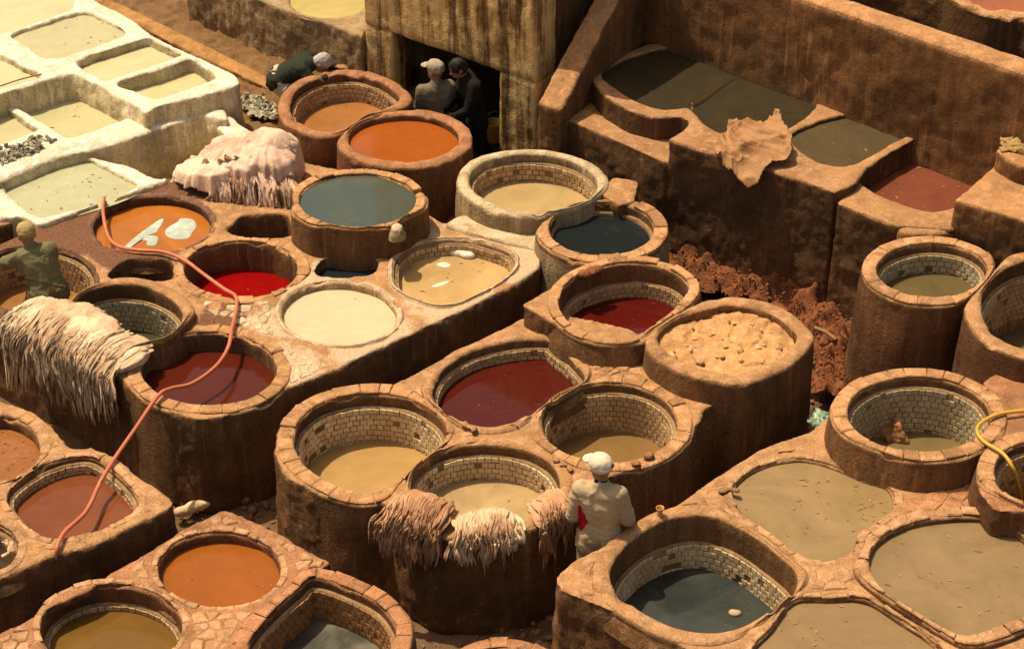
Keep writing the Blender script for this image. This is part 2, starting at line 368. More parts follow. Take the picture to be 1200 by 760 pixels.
# centre block
vat('D1', spl((345, 512), (352, 492), (375, 473), (410, 463), (445, 461), (480, 467), (510, 484), (522, 502), (514, 520), (490, 541), (464, 562), (438, 576), (405, 572), (370, 554), (350, 533)), .012, 'deep tiled vat of ochre yellow liquid with a stone rim', (.36, .225, .085), .50, w=.16, lip=.13, tiles='tile_cream', stones=.15, wall_to=GROUND, batter=.04, rough=.3, var=.15, ior=.3)
vat('D2', spl((508, 455), (520, 432), (550, 412), (590, 401), (636, 397), (652, 406), (672, 423), (685, 441), (668, 456), (640, 471), (608, 488), (578, 497), (548, 494), (524, 482), (511, 469)), 0.02, 'wide rounded vat of dark red dye beside ochre vat', (.064, .009, .005), .20, w=.12, lip=.09, tiles='tile_tan', wall_to=-.2, rough=.12, var=.12, scum=(.3, .1, .06), scum_amt=.4, th=.06)
vat('D3', ell(568, 566, 87, 47), .012, 'deep tiled vat with wet hides hung over its rim', (.37, .26, .125), .36, w=.13, lip=.11, tiles='tile_cream', wall_to=GROUND, rough=.3, ior=.3)
vat('D4', ell(714, 494, 79, 46), .012, 'deep tiled vat of murky brown liquid by the man in the cap', (.21, .125, .045), .50, w=.15, lip=.10, tiles='tile_tan', stones=.14, wall_to=GROUND, rough=.25)
vat('D5', spl((656, 351), (664, 333), (687, 318), (727, 308), (765, 309), (795, 320), (806, 337), (792, 358), (768, 376), (742, 391), (705, 393), (675, 382), (660, 367)), .24, 'raised tiled vat of deep blood red dye', (.075, .006, .004), .37, w=.12, lip=.21, tiles='tile_tan', wall_to=-.1, rough=.12, stones=.2, th=.055)
vat('D6', spl((772, 395), (790, 374), (830, 361), (860, 357), (902, 366), (928, 385), (931, 397), (908, 420), (868, 436), (850, 436), (812, 427), (783, 411)), .25, 'raised tub filled nearly to its thick rim with cracked orange clay', (.52, .285, .12), .12, w=.16, lip=.2, wall_to=GROUND, batter=.04, ledge=False, rough=.95, rim='adobe', liq_name='clay_fill')
# right block
vat('G1', spl((706, 91), (713, 79), (750, 64), (785, 56), (812, 54), (840, 59), (865, 70), (900, 82), (948, 104), (956, 116), (950, 132), (920, 152), (893, 163), (865, 162), (845, 155), (828, 146), (814, 132), (806, 126), (790, 127), (770, 126), (748, 119), (726, 106)), .62, 'large double pool of dark brown liquid against the back wall', (.040, .031, .017), .035, ring=False, hole=0, cat='pool', name='dye_pool', group='square dye pools along the back wall', rough=.10, scum=(.3, .25, .18), scum_amt=.15, liq_name='dye')
vat('G3', spl((926, 160), (955, 143), (990, 134), (1015, 132), (1045, 138), (1072, 150), (1045, 167), (1002, 191), (975, 194), (945, 182)), .62, 'muddy grey brown pool behind the dry stiff hide', (.085, .062, .033), .05, ring=False, hole=0, cat='pool', name='dye_pool', group='square dye pools along the back wall', rough=.2, liq_name='dye')
vat('G4', spl((1006, 208), (1020, 195), (1060, 174), (1084, 162), (1110, 165), (1165, 187), (1158, 208), (1125, 237), (1098, 247), (1060, 240), (1025, 225)), .52, 'shallow pool of reddish brown scummy liquid by the back wall', (.17, .052, .030), .17, ring=False, hole=0, cat='pool', name='dye_pool', group='square dye pools along the back wall', rough=.3, scum=(.32, .2, .13), scum_amt=.6, liq_name='dye')
vat('H1', ell(1092, 316, 64, 31), .50, 'tall round tub of olive brown liquid below the stone ledge', (.105, .08, .035), .30, w=.15, lip=.10, tiles='tile_grey', stones=.22, wall_to=GROUND, batter=.06, rough=.15, th=.06, tw=.07, wall='adobe_red')
vat('H2', ell(1226, 356, 76, 54), .52, 'large tiled tub cut off by the right border', (.12, .10, .05), .75, w=.16, lip=.16, tiles='tile_tan', wall_to=GROUND, batter=.05, rough=.3, wall='adobe_red')
vat('N1', ell(1215, -16, 92, 29), 1.15, 'clay tub of rust liquid behind the back wall', (.28, .085, .03), .06, w=.17, lip=.2, wall_to=GROUND, ledge=False, wall='adobe_dark')
# front right block
vat('I1', ell(1077, 484, 83, 43, 2), .30, 'raised tiled vat with a sodden brown hide on its bottom', (.16, .115, .05), .56, w=.15, lip=.10, tiles='tile_grey', stones=.15, wall_to=-.3, rough=.2, rim='adobe', th=.06)
vat('I2', spl((859, 575), (875, 555), (905, 541), (940, 537), (975, 545), (1010, 560), (1040, 570), (1047, 590), (1030, 608), (1006, 624), (999, 643), (975, 654), (945, 654), (910, 628), (872, 600)), 0, 'open pool of olive yellow liquid with floating scraps', OLIVE, .045, ring=True, w=.09, lip=.15, hole=.03, cat='pool', name='dye_pool', rough=.3, ledge=False, rim='adobe', stones=.15, stone_mat='pave', ior=.3, group='olive pools of the front block')
vat('I3', spl((1020, 650), (1040, 625), (1087, 607), (1150, 605), (1200, 630), (1240, 680), (1235, 708), (1200, 721), (1150, 738), (1125, 742), (1085, 722), (1050, 700), (1027, 679)), .07, 'largest olive pool inside a curved kerb of rim stones', (.225, .152, .077), .07, ring=True, w=.13, lip=.2, stones=.13, stone_mat='pave', wall_to=-.15, cat='pool', name='dye_pool', rough=.3, ledge=False, ior=.3, group='olive pools of the front block')
vat('I4', spl((716, 672), (728, 645), (760, 618), (800, 604), (835, 605), (875, 622), (915, 652), (933, 672), (930, 690), (905, 712), (868, 732), (830, 739), (790, 733), (750, 712), (725, 692)), .02, 'deep tiled vat of slate blue liquid with one floating stone', (.030, .037, .034), .53, w=.15, lip=.27, tiles='tile_cream', wall_to=-.2, rough=.10, deep=(.05, .055, .047))
vat('I5', spl((880, 765), (905, 735), (932, 703), (970, 700), (1012, 701), (1050, 722), (1105, 762), (1110, 800), (990, 830), (890, 810)), 0, 'olive pool at the foot of the curved stone kerb', (.23, .152, .075), .06, ring=True, w=.08, lip=.15, cat='pool', name='dye_pool', rough=.3, ledge=False, stones=.16, stone_mat='pave', ior=.3, group='olive pools of the front block')
vat('I6', ell(1216, 552, 50, 36), .30, 'tiled vat that the yellow hose hangs into', (.10, .06, .02), .55, w=.15, lip=.10, tiles='tile_tan', wall_to=-.25, rough=.2, stones=.18)
# front left block
vat('J1', ell(257, 666, 71, 43), 0, 'paved vat of rust orange dye in the crazy paved block', (.26, .078, .012), .11, w=.08, lip=.3, ledge=False, rough=.25, rim='adobe_red', stones=.12, stone_mat='pave', var=.1, ior=.35)
vat('J2', ell(130, 734, 82, 50), 0, 'paved vat of dark olive brown dye in the crazy paved block', (.15, .078, .018), .24, w=.08, lip=.18, rough=.25, rim='adobe_red', stones=.13, stone_mat='pave', tiles='tile_tan', th=.05, ior=.35)
vat('J3', spl((290, 765), (298, 742), (325, 712), (352, 688), (367, 676), (400, 685), (440, 705), (460, 728), (462, 748), (448, 778), (400, 800), (330, 805), (295, 785)), .02, 'teardrop shaped vat with rust stained tiles and grey sludge', (.17, .15, .105), .40, w=.14, lip=.10, tiles='tile_orange', stones=.14, stone_mat='adobe_red_stone', wall_to=-.5, rough=.35, rim='adobe_red', wall='adobe_red', deep=(.06, .06, .05), var=.35)
# far left block
vat('K1', spl((9, 581), (30, 558), (62, 541), (97, 534), (120, 542), (148, 566), (161, 588), (150, 603), (110, 621), (70, 630), (48, 626), (25, 607)), 0, 'rounded square vat of rusty red brown dye under orange hose', (.165, .050, .019), .16, w=.09, lip=.06, tiles='tile_tan', stones=.14, stone_mat='pave', rough=.15, th=.06)
vat('K2', ell(-2, 525, 48, 37), 0, 'round vat of brown liquid with shiny foil scraps', (.26, .10, .03), .13, w=.12, lip=.2, ledge=False, stones=.15, stone_mat='pave', rough=.12, scum=(.6, .5, .4), scum_amt=.8)
vat('K3', ell(-18, 641, 38, 29), 0, 'dark vat at the left border with a white rag on its rim', (.05, .03, .015), .2, w=.10, lip=.06, rough=.2, stones=.15, stone_mat='pave')
vat('Q', ell(590, 796, 58, 38), -.02, 'clay vat rim just rising at the foot of the dark corner', (.2, .1, .03), .3, w=.13, lip=.1, wall_to=GROUND, stones=.15, rim='adobe_red', stone_mat='adobe_red_stone')
vat('L1', ell(386, 0, 46, 20), .42, 'yellowish settling pool on top of the far grey wall', (.42, .33, .11), .04, ring=False, hole=0, cat='pool', name='settling_pool', rough=.5, scum=(.2, .15, .07), scum_amt=.6, group='pools', liq_name='dye')

# ------------------------------------------------------------------ masonry blocks
TOPS = []
def prism(V, F, outer_t, outer_b, holes, zt, zb):
    loops_t = [outer_t]+holes; loops_b = [outer_b]+holes
    base = len(V); idx_t, idx_b = [], []
    for lt, lb in zip(loops_t, loops_b):
        it = list(range(len(V), len(V)+len(lt))); V += [(p[0], p[1], zt) for p in lt]; idx_t.append(it)
        ib = list(range(len(V), len(V)+len(lb))); V += [(p[0], p[1], zb) for p in lb]; idx_b.append(ib)
    for loops, idx, flip in ((loops_t, idx_t, False), (loops_b, idx_b, True)):
        tri = geometry.tessellate_polygon([[Vector((p[0], p[1], 0)) for p in l] for l in loops])
        flat = [i for l in idx for i in l]
        for a, b, c in tri:
            f = (flat[a], flat[b], flat[c])
            pa, pb, pc = (V[i] for i in f)
            ar = (pb[0]-pa[0])*(pc[1]-pa[1])-(pc[0]-pa[0])*(pb[1]-pa[1])
            if (ar < 0) != flip: f = f[::-1]
            F.append(f)
    for j, (it, ib) in enumerate(zip(idx_t, idx_b)):
        n = len(it)
        for a in range(n):
            b = (a+1) % n
            f = (it[a], ib[a], ib[b], it[b])
            F.append(f if j == 0 else f[::-1])

def inside_many(Q, L):
    out = np.zeros(len(Q), bool); lo, hi = L.min(0), L.max(0)
    near = np.where((Q[:, 0] > lo[0]) & (Q[:, 0] < hi[0]) & (Q[:, 1] > lo[1]) & (Q[:, 1] < hi[1]))[0]
    x, y = Q[near, 0], Q[near, 1]; c = np.zeros(len(near), int)
    for a, b in zip(L, np.roll(L, -1, 0)):
        c += ((a[1] > y) != (b[1] > y)) & (x < (b[0]-a[0])*(y-a[1])/(b[1]-a[1]+1e-12)+a[0])
    out[near] = c % 2 == 1
    return out

def masonry(name, label, px, z, mat, holes=(), zb=None, vox=.0265, it=1, amp=1.0, batter=.04, cat='masonry block', smooth_outline=True,
            extra=None, group=None, world=None, kind=None):
    zb = GROUND-.05 if zb is None else zb
    if world is not None: L = ccw(np.array(world, float))
    else:
        pts = np.array([P2(x, y, z) for x, y in px]); L = ccw(pts)
    if smooth_outline:
        L = ccw(catmull(L, 6)) if smooth_outline == 'curve' else L
        m = max(24, int(np.sum(np.linalg.norm(np.diff(L, axis=0), axis=1))/.06)); L = resample(L, m)
        Lb = offset(L, batter)
    else: Lb = L
    hs = [offset(VATS[h]['L'], VATS[h]['hole']) for h in holes]
    V, F = [], []
    prism(V, F, L, Lb, hs, z, zb)
    if extra: extra(V, F)
    V, Fq = voxel(mesh_from(name, V, F, False), vox)
    Ct = V[Fq].mean(1); drop = np.zeros(len(Fq), bool)
    for h in holes:                      # faces that a vat's own lining stands in front of, or that lie under its liquid
        v = VATS[h]; lim = z-.07 if v['ring'] else v['z']-v['depth']-.12
        drop |= inside_many(Ct[:, :2], offset(v['L'], v['hole']+.013)) & (Ct[:, 2] < lim)
    Fq = Fq[~drop]; used = np.unique(Fq); mp = -np.ones(len(V), int); mp[used] = np.arange(len(used)); V = V[used]; Fq = mp[Fq]
    return finish_masonry(name, label, V, Fq, mat, it, amp, cat, zb, group, kind, L, z)

def finish_masonry(name, label, V, Fq, mat, it=4, amp=1.0, cat='masonry block', zb=None, group=None, kind=None, L=None, z=0):
    V = relax(V, Fq, it)
    N = vnormals(V, Fq)
    V = V  # edges stay fairly crisp
    d = .013*fbm(V, 1.6, 2, 3)+.008*fbm(V, 6.5, 2, 5)+.0035*fbm(V, 21, 2, 9)
    sidef = 1-np.clip(N[:, 2], 0, 1)
    V = V+N*(d*amp*(.28+1.2*sidef))[:, None]
    if zb is not None:
        keep = ~((V[Fq][:, :, 2].max(1) < zb+.06))
        Fq = Fq[keep]; used = np.unique(Fq); mp = -np.ones(len(V), int); mp[used] = np.arange(len(used)); V = V[used]; Fq = mp[Fq]
    c = V.mean(0); base = Vector((c[0], c[1], V[:, 2].min()))
    me = fast_mesh(name, V, Fq)
    o = obj(name, me, M[mat]); tag(o, label, cat, group, kind)
    return o, L, z

BL = {}
def _st(x, y, r): q = P(x, y, 0); return (q.x, q.y, r)
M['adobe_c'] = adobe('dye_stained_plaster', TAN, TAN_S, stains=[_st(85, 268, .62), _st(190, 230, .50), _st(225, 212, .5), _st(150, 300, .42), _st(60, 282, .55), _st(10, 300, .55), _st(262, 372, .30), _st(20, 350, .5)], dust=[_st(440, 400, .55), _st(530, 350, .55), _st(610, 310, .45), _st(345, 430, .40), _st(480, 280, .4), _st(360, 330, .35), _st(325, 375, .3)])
BL['A'] = masonry('whitewashed_terrace', 'thick whitewashed terrace holding the upper lime pools',
    [(-90, -60), (60, -70), (105, -6), (140, 13), (162, 27), (182, 43), (216, 60), (250, 75), (273, 86), (281, 95), (274, 101), (232, 113), (186, 124), (172, 132), (160, 124), (130, 107), (92, 88), (76, 86), (0, 110), (-90, 138)],
    .35, 'lime', holes=('P1', 'P2', 'P3', 'P4', 'P5'), amp=1.3, it=3, smooth_outline='curve')
BL['R'] = masonry('whitewashed_ridge', 'whitewashed ridge holding the sunken lime pools below the terrace',
    [(-90, 110), (0, 96), (82, 74), (165, 104), (232, 120), (248, 121), (262, 128), (268, 140), (246, 137), (237, 133), (180, 152), (122, 172), (62, 184), (0, 210), (-90, 246)],
    .15, 'lime', holes=('P6', 'P7'), amp=1.3, it=3)
BL['B'] = masonry('whitewashed_block', 'low whitewashed block with dusty pink edges round the pale green pool',
    [(-90, 215), (0, 196), (62, 172), (122, 158), (180, 140), (240, 122), (262, 132), (290, 150), (335, 172), (330, 196), (255, 205), (205, 206), (188, 212), (150, 226), (120, 236), (60, 258), (42, 261), (20, 253), (-90, 255)],
    .06, 'lime_b', holes=('B1', 'B2'), amp=1.3, it=3, smooth_outline='curve')
BL['C'] = masonry('vat_block', 'big clay block whose top is stained dark among the orange and crimson vats',
    [(-90, 252), (42, 259), (120, 233), (188, 210), (262, 203), (345, 188), (430, 205), (520, 262), (602, 272), (633, 296), (632, 314), (602, 333), (552, 359), (494, 385), (446, 407), (394, 432), (345, 450), (300, 473), (262, 488), (233, 492), (203, 484), (168, 462), (140, 442), (60, 398), (-90, 330)],
    0, 'adobe_c', holes=('C1', 'C2', 'C3', 'C4', 'C5', 'C6', 'C7', 'S1', 'S2', 'S3', 'S4'))
BL['D'] = masonry('vat_block', 'clay block in the middle carrying ochre, dark red and hide hung vats',
    [(321, 530), (324, 502), (343, 475), (383, 457), (430, 450), (460, 450), (490, 435), (530, 412), (580, 388), (612, 372), (660, 368), (740, 385), (800, 430), (860, 464), (838, 474), (822, 480), (824, 490), (802, 514), (764, 538), (735, 551), (696, 566), (674, 584), (664, 600), (640, 614), (606, 626), (560, 634), (512, 628), (470, 606), (452, 590), (420, 588), (370, 576), (336, 556)],
    0, 'adobe', holes=('D1', 'D2', 'D3', 'D4'))
BL['D5'] = masonry('raised_vat_slab', 'raised clay slab round the blood red vat',
    [(610, 357), (650, 335), (690, 315), (725, 303), (765, 305), (802, 318), (816, 338), (808, 356), (780, 378), (755, 400), (720, 404), (690, 397), (665, 388), (638, 372)],
    .22, 'adobe', holes=('D5',), batter=.02)
BL['G0'] = masonry('stone_ledge', 'low clay ledge at the foot of the slanting parapet',
    [(630, 118), (660, 105), (720, 90), (800, 110), (820, 150), (800, 190), (779, 190), (745, 174), (712, 160), (680, 146), (652, 136), (634, 132)], .36, 'pool_wall', batter=.03)
BL['G1'] = masonry('pool_block', 'long dark stained block holding the brown pools along the back wall',
    [(692, 92), (704, 74), (760, 50), (860, 50), (1000, 100), (1078, 134), (1102, 146), (1090, 154), (1046, 177), (1013, 197), (1003, 213), (979, 226), (940, 211), (900, 198), (860, 187), (783, 163), (800, 152), (808, 143), (800, 137), (770, 138), (738, 130), (712, 114)],
    .62, 'pool_wall', holes=('G1', 'G3'), batter=.03)
BL['G2'] = masonry('pool_block', 'lower stained block that holds the reddish pool by the back wall',
    [(979, 237), (1000, 215), (1080, 150), (1180, 175), (1190, 200), (1130, 240), (1119, 256), (1118, 268), (1050, 264), (1010, 249)],
    .52, 'pool_wall', holes=('G4',), batter=.03)
BL['I'] = masonry('vat_block', 'clay block with olive pools and the deep slate blue vat',
    [(649, 676), (672, 655), (712, 636), (750, 616), (790, 592), (825, 570), (856, 548), (896, 522), (950, 505), (985, 476), (1060, 450), (1250, 440), (1340, 520), (1340, 760), (1200, 860), (900, 850), (812, 765), (760, 735), (705, 711), (656, 692)],
    0, 'adobe', holes=('I1', 'I2', 'I3', 'I4', 'I5', 'I6'))
BL['I2'] = masonry('raised_platform', 'pinkish plastered platform between the two raised tiled vats',
    [(1150, 448), (1180, 428), (1300, 420), (1320, 600), (1220, 600), (1165, 598), (1146, 575), (1142, 555), (1152, 530), (1162, 505), (1163, 470)],
    .27, 'adobe_red', holes=('I6',), batter=.03)
BL['J'] = masonry('vat_block', 'crazy paved clay block of rust and olive vats',
    [(262, 595), (300, 611), (352, 639), (391, 659), (374, 668), (410, 682), (450, 702), (476, 726), (480, 750), (466, 790), (400, 830), (100, 850), (-60, 830), (-60, 770), (0, 741), (100, 692), (160, 655), (212, 620)],
    0, 'adobe_red', holes=('J1', 'J2', 'J3'))
BL['K'] = masonry('vat_block', 'clay block at the left edge with the rusty square vat',
    [(-90, 450), (0, 468), (30, 478), (58, 496), (74, 514), (84, 526), (108, 523), (136, 535), (162, 556), (206, 586), (204, 594), (150, 618), (100, 641), (60, 650), (0, 677), (-90, 712)],
    0, 'adobe', holes=('K1', 'K2', 'K3'))
BL['L'] = masonry('plaster_wall', 'weathered grey plaster wall with a yellow pool on top',
    [(216, -36), (270, -14), (330, 10), (385, 27), (424, 42), (470, -40), (240, -100)], .42, 'wall_grey', holes=('L1',), amp=1.2)
BL['M1'] = masonry('clay_step', 'square clay step block beside the reddish pool',
    [(1119, 234), (1145, 212), (1172, 187), (1280, 215), (1280, 290), (1200, 258), (1150, 243)], .80, 'wall_brown', zb=.2, it=3, smooth_outline=False)
BL['M2'] = masonry('clay_step', 'upper clay step strewn with straw against the back wall',
    [(1166, 176), (1200, 147), (1280, 170), (1280, 215), (1190, 192)], 1.0, 'wall_brown', zb=.2, it=3, smooth_outline=False)
BL['M3'] = masonry('clay_step', 'small rough clay lump over the rim of the olive brown tub',
    [(1052, 262), (1060, 256), (1119, 254), (1120, 268), (1100, 273), (1056, 272)], .50, 'adobe', zb=.2, it=3)
BL['EF'] = masonry('clay_bridge', 'short clay bridge joining the dark blue tub to the pool block',
    [(702, 226), (718, 206), (750, 211), (744, 236), (725, 240)], .22, 'adobe', it=3)
BL['ES'] = masonry('plaster_skirt', 'pale plaster slope between beige tub and sandy basin',
    [(520, 262), (540, 250), (600, 250), (640, 255), (660, 275), (640, 292), (600, 284), (560, 274)], .04, 'pale', it=6)

BL['N'] = masonry('vat_block', 'dark clay block behind the long back wall', [(985, -40), (1060, -22), (1108, -6), (1150, 12), (1200, 24), (1320, 62), (1320, -110), (1000, -110)], 1.12, 'adobe_dark', holes=('N1',))

# back wall and slanting parapet (one thick shell)
def wall_strip(V, F, pts):
    """pts: list of ((x,y) front, (x,y) back, ztop, zbot) -> closed wall"""
    b = len(V); n = len(pts)
    for f, bk, zt, zb in pts:
        V += [(f[0], f[1], zt), (bk[0], bk[1], zt), (bk[0], bk[1], zb), (f[0], f[1], zb)]
    for i in range(n-1):
        a, c = b+i*4, b+(i+1)*4
        for kx in range(4):
            F.append((a+kx, a+(kx+1) % 4, c+(kx+1) % 4, c+kx))
    F.append((b+3, b+2, b+1, b)); e = b+(n-1)*4; F.append((e, e+1, e+2, e+3))

wz = 1.72
f0, f1 = P(930, 0, wz), P(1200, 92, wz); wd = (f1-f0).normalized(); wnrm = Vector((-wd.y, wd.x, 0)); wnrm = wnrm if wnrm.y > 0 else -wnrm
th = .33
f0 = f0+wnrm*.10; f1 = f1+wnrm*.10
start = f0-wd*2.36
V, F = [], []
pts = []
for s in np.linspace(0, (f1-start).length+2.2, 12):
    p = start+wd*s; q = p+wnrm*th; pts.append(((p.x, p.y), (q.x, q.y), wz, GROUND))
wall_strip(V, F, pts)
V, Fq = voxel(mesh_from('w', V, F, False), .042)
finish_masonry('back_wall', 'long thick brown wall with a pale flat top behind the pools', V, Fq, 'wall_brown', 2, .9, 'wall', GROUND-.05)
# parapet: from the building corner up to the back wall
pa = P(629, 119, .56); pb = start+wd*.1
pdir = Vector((pb.x-pa.x, pb.y-pa.y, 0)); plen = pdir.length; pdir.normalize(); pn = Vector((pdir.y, -pdir.x, 0))
V, F = [], []; pts = []
for s in np.linspace(0, 1, 10):
    p = Vector((pa.x, pa.y, 0))+pdir*plen*s; q = p+pn*.30
    zt = .54+(wz-.54)*min(1, s*1.05); pts.append(((p.x, p.y), (q.x, q.y), zt, GROUND))
wall_strip(V, F, pts)
V, Fq = voxel(mesh_from('w', V, F, False), .026)
finish_masonry('slanting_parapet', 'parapet sloping up from the building corner to the back wall', V, Fq, 'wall_brown', 3, 1.0, 'wall', GROUND-.05)

# building with an open passage
bc = P(627, 246, GROUND)
be = P(432, 169, GROUND); bdir = (be-bc); blen = bdir.length; bdir.normalize()
bin_ = Vector((-bdir.y, bdir.x, 0)); bin_ = bin_ if bin_.y > 0 else -bin_        # into the building
def quadwall(V, F, a, d, L, n, T, z0, z1):
    """upright box: from a along d for L, thickness T along n"""
    c = [a, a+d*L, a+d*L+n*T, a+n*T]; b = len(V)
    V += [(p.x, p.y, z0) for p in c]+[(p.x, p.y, z1) for p in c]
    F += [(b, b+1, b+5, b+4), (b+1, b+2, b+6, b+5), (b+2, b+3, b+7, b+6), (b+3, b, b+4, b+7), (b+4, b+5, b+6, b+7), (b+3, b+2, b+1, b)]
bt = thing('plastered_building', 'tall streaky plastered building over a dark open passage', 'building', bc)
LZ, TOPZ = .52, 3.4
def bpart(name, boxes, mat, amp=1.2, vox=.042):
    V, F = [], []
    for b in boxes: quadwall(V, F, *b)
    V, Fq = voxel(mesh_from(name, V, F, False), vox); V = relax(V, Fq, 3); N = vnormals(V, Fq)
    V = V+N*((.012*fbm(V, 1.5, 2, 31)+.006*fbm(V, 7, 2, 33))*amp)[:, None]
    return obj(name, fast_mesh(name, V, Fq), M[mat], bt)
t = NT('streaked_ochre_plaster')
n1 = t.noise(2.2, 5, .6, vec=t.vmul(t.geo.outputs['Position'], (3.2, 3.2, .32))); n2 = t.noise(8, 5, .65); n3 = t.noise(45, 3, .6)
c = t.mix(t.ramp(n1, .38, .64), (.17, .085, .027), (.66, .44, .17)); c = t.mix(t.ramp(n2, .45, .72), c, k((.70, .50, .24), 1.0)); c = t.mix(t.math('MULTIPLY', t.ramp(n1, .52, .40), .7), c, (.075, .036, .013))
t.inp('Base Color', c); t.inp('Roughness', .9); t.inp('Specular IOR Level', .2); t.inp('Normal', t.bump(t.math('ADD', n2, t.math('MULTIPLY', n3, .4)), .7, .03)); M['streak'] = t.m
pill = .36*blen/1.9
rp = .21*blen
bpart('pillar', [(bc, bdir, rp, bin_, .40, GROUND-.05, LZ+.06)], 'streak')
bpart('pillar', [(bc+bdir*(blen-.42), bdir, .42, bin_, .34, GROUND-.05, LZ+.06)], 'streak')
bpart('upper_wall', [(bc, bdir, blen, bin_, .38, LZ, TOPZ)], 'streak')
side_d = -bin_
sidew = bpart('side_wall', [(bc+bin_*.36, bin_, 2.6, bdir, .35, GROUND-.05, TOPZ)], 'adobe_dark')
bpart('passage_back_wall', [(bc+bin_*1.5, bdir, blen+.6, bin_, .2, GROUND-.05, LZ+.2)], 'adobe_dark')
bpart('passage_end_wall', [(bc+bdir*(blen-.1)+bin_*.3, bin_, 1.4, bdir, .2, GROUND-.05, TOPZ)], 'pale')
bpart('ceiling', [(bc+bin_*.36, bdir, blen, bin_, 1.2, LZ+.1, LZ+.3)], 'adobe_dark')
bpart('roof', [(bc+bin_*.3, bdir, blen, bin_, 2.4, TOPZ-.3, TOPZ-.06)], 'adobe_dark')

# ------------------------------------------------------------------ build the vats
def widths(key):
    v = VATS[key]; L = v['L']; w = np.full(len(L), v['w'])
    for k2, u in VATS.items():
        if k2 == key: continue
        U = u['L']
        if np.linalg.norm(U.mean(0)-L.mean(0)) > 3.2: continue
        d = np.sqrt(((L[:, None, :]-U[None, :, :])**2).sum(2)).min(1)
        dz = abs(u['z']-v['z'])
        w = np.minimum(w, np.maximum(.035, .5*d+.004) if (dz < .12 and u['ring']) else np.maximum(.035, d-.03))
    for _ in range(4): w = .25*np.roll(w, 1)+.5*w+.25*np.roll(w, -1)
    return w

def loft(L, N, w, prof, seed, amp, m_close=True):
    """prof: list of (fixed_d, width_fraction, z)"""
    n, p = len(L), len(prof)
    V = np.zeros((p, n, 3))
    for j, (d, f, z) in enumerate(prof):
        V[j, :, :2] = L+N*(d+f*w)[:, None]; V[j, :, 2] = z
    V = V.reshape(-1, 3)
    if amp:
        q = V.copy()
        for c in range(3): V[:, c] += amp*(.9*fbm(q, 3.1, 2, seed+c*7)+.45*fbm(q, 13, 2, seed+40+c*5))*(1.0 if c < 2 else .7)
    i = np.arange(n); i2 = (i+1) % n
    Fq = np.concatenate([np.stack([j*n+i, j*n+i2, (j+1)*n+i2, (j+1)*n+i], 1) for j in range(p-1)])
    return V, Fq

_tile_mesh = {}
def tile_mesh(mat):
    if mat in _tile_mesh: return _tile_mesh[mat]
    bm = bmesh.new(); bmesh.ops.create_cube(bm, size=1.0)
    bmesh.ops.scale(bm, vec=(1, .2, 1), verts=bm.verts)
    # local y = into the vat: chamfer the face at +y
    for f in list(bm.faces):
        if f.normal.y > .9:
            r = bmesh.ops.inset_individual(bm, faces=[f], thickness=.09, depth=.05)
    me = bpy.data.meshes.new('tile'); bm.to_mesh(me); bm.free(); me.materials.append(M[mat]); _tile_mesh[mat] = me
    return me

def loop_fn(L, w):
    Q = np.vstack([L, L[:1]]); s = np.concatenate([[0], np.cumsum(np.linalg.norm(np.diff(Q, axis=0), axis=1))])
    N = normals2(L); NQ = np.vstack([N, N[:1]]); W = np.concatenate([w, w[:1]])
    def at(t):
        t = t % s[-1]
        return (np.array([np.interp(t, s, Q[:, 0]), np.interp(t, s, Q[:, 1])]), np.array([np.interp(t, s, NQ[:, 0]), np.interp(t, s, NQ[:, 1])]), np.interp(t, s, W))
    return at, s[-1]

def slab_piece(poly_xy, z0, zt, cham, me_name, mat, parent, name, jit):
    """a stone: footprint polygon, chamfered top"""
    n = len(poly_xy); c = poly_xy.mean(0)
    V = [(p[0], p[1], z0) for p in poly_xy]
    tilt = [jit*rng.uniform(-1, 1) for _ in range(n)]
    V += [(p[0], p[1], zt-cham*.8+tl*.5) for p, tl in zip(poly_xy, tilt)]
    d = poly_xy-c; ln = np.linalg.norm(d, axis=1)[:, None]+1e-6
    inn = c+d*(1-np.minimum(.4, cham*1.3/ln))
    V += [(p[0], p[1], zt+tl) for p, tl in zip(inn, tilt)]
    F = []
    for a in range(n):
        b = (a+1) % n; F += [(a, b, n+b, n+a), (n+a, n+b, 2*n+b, 2*n+a)]
    F.append(tuple(range(2*n, 3*n)))
    me = mesh_from(me_name, V, F, False); me.materials.append(M[mat])
    return link(name, me, parent)

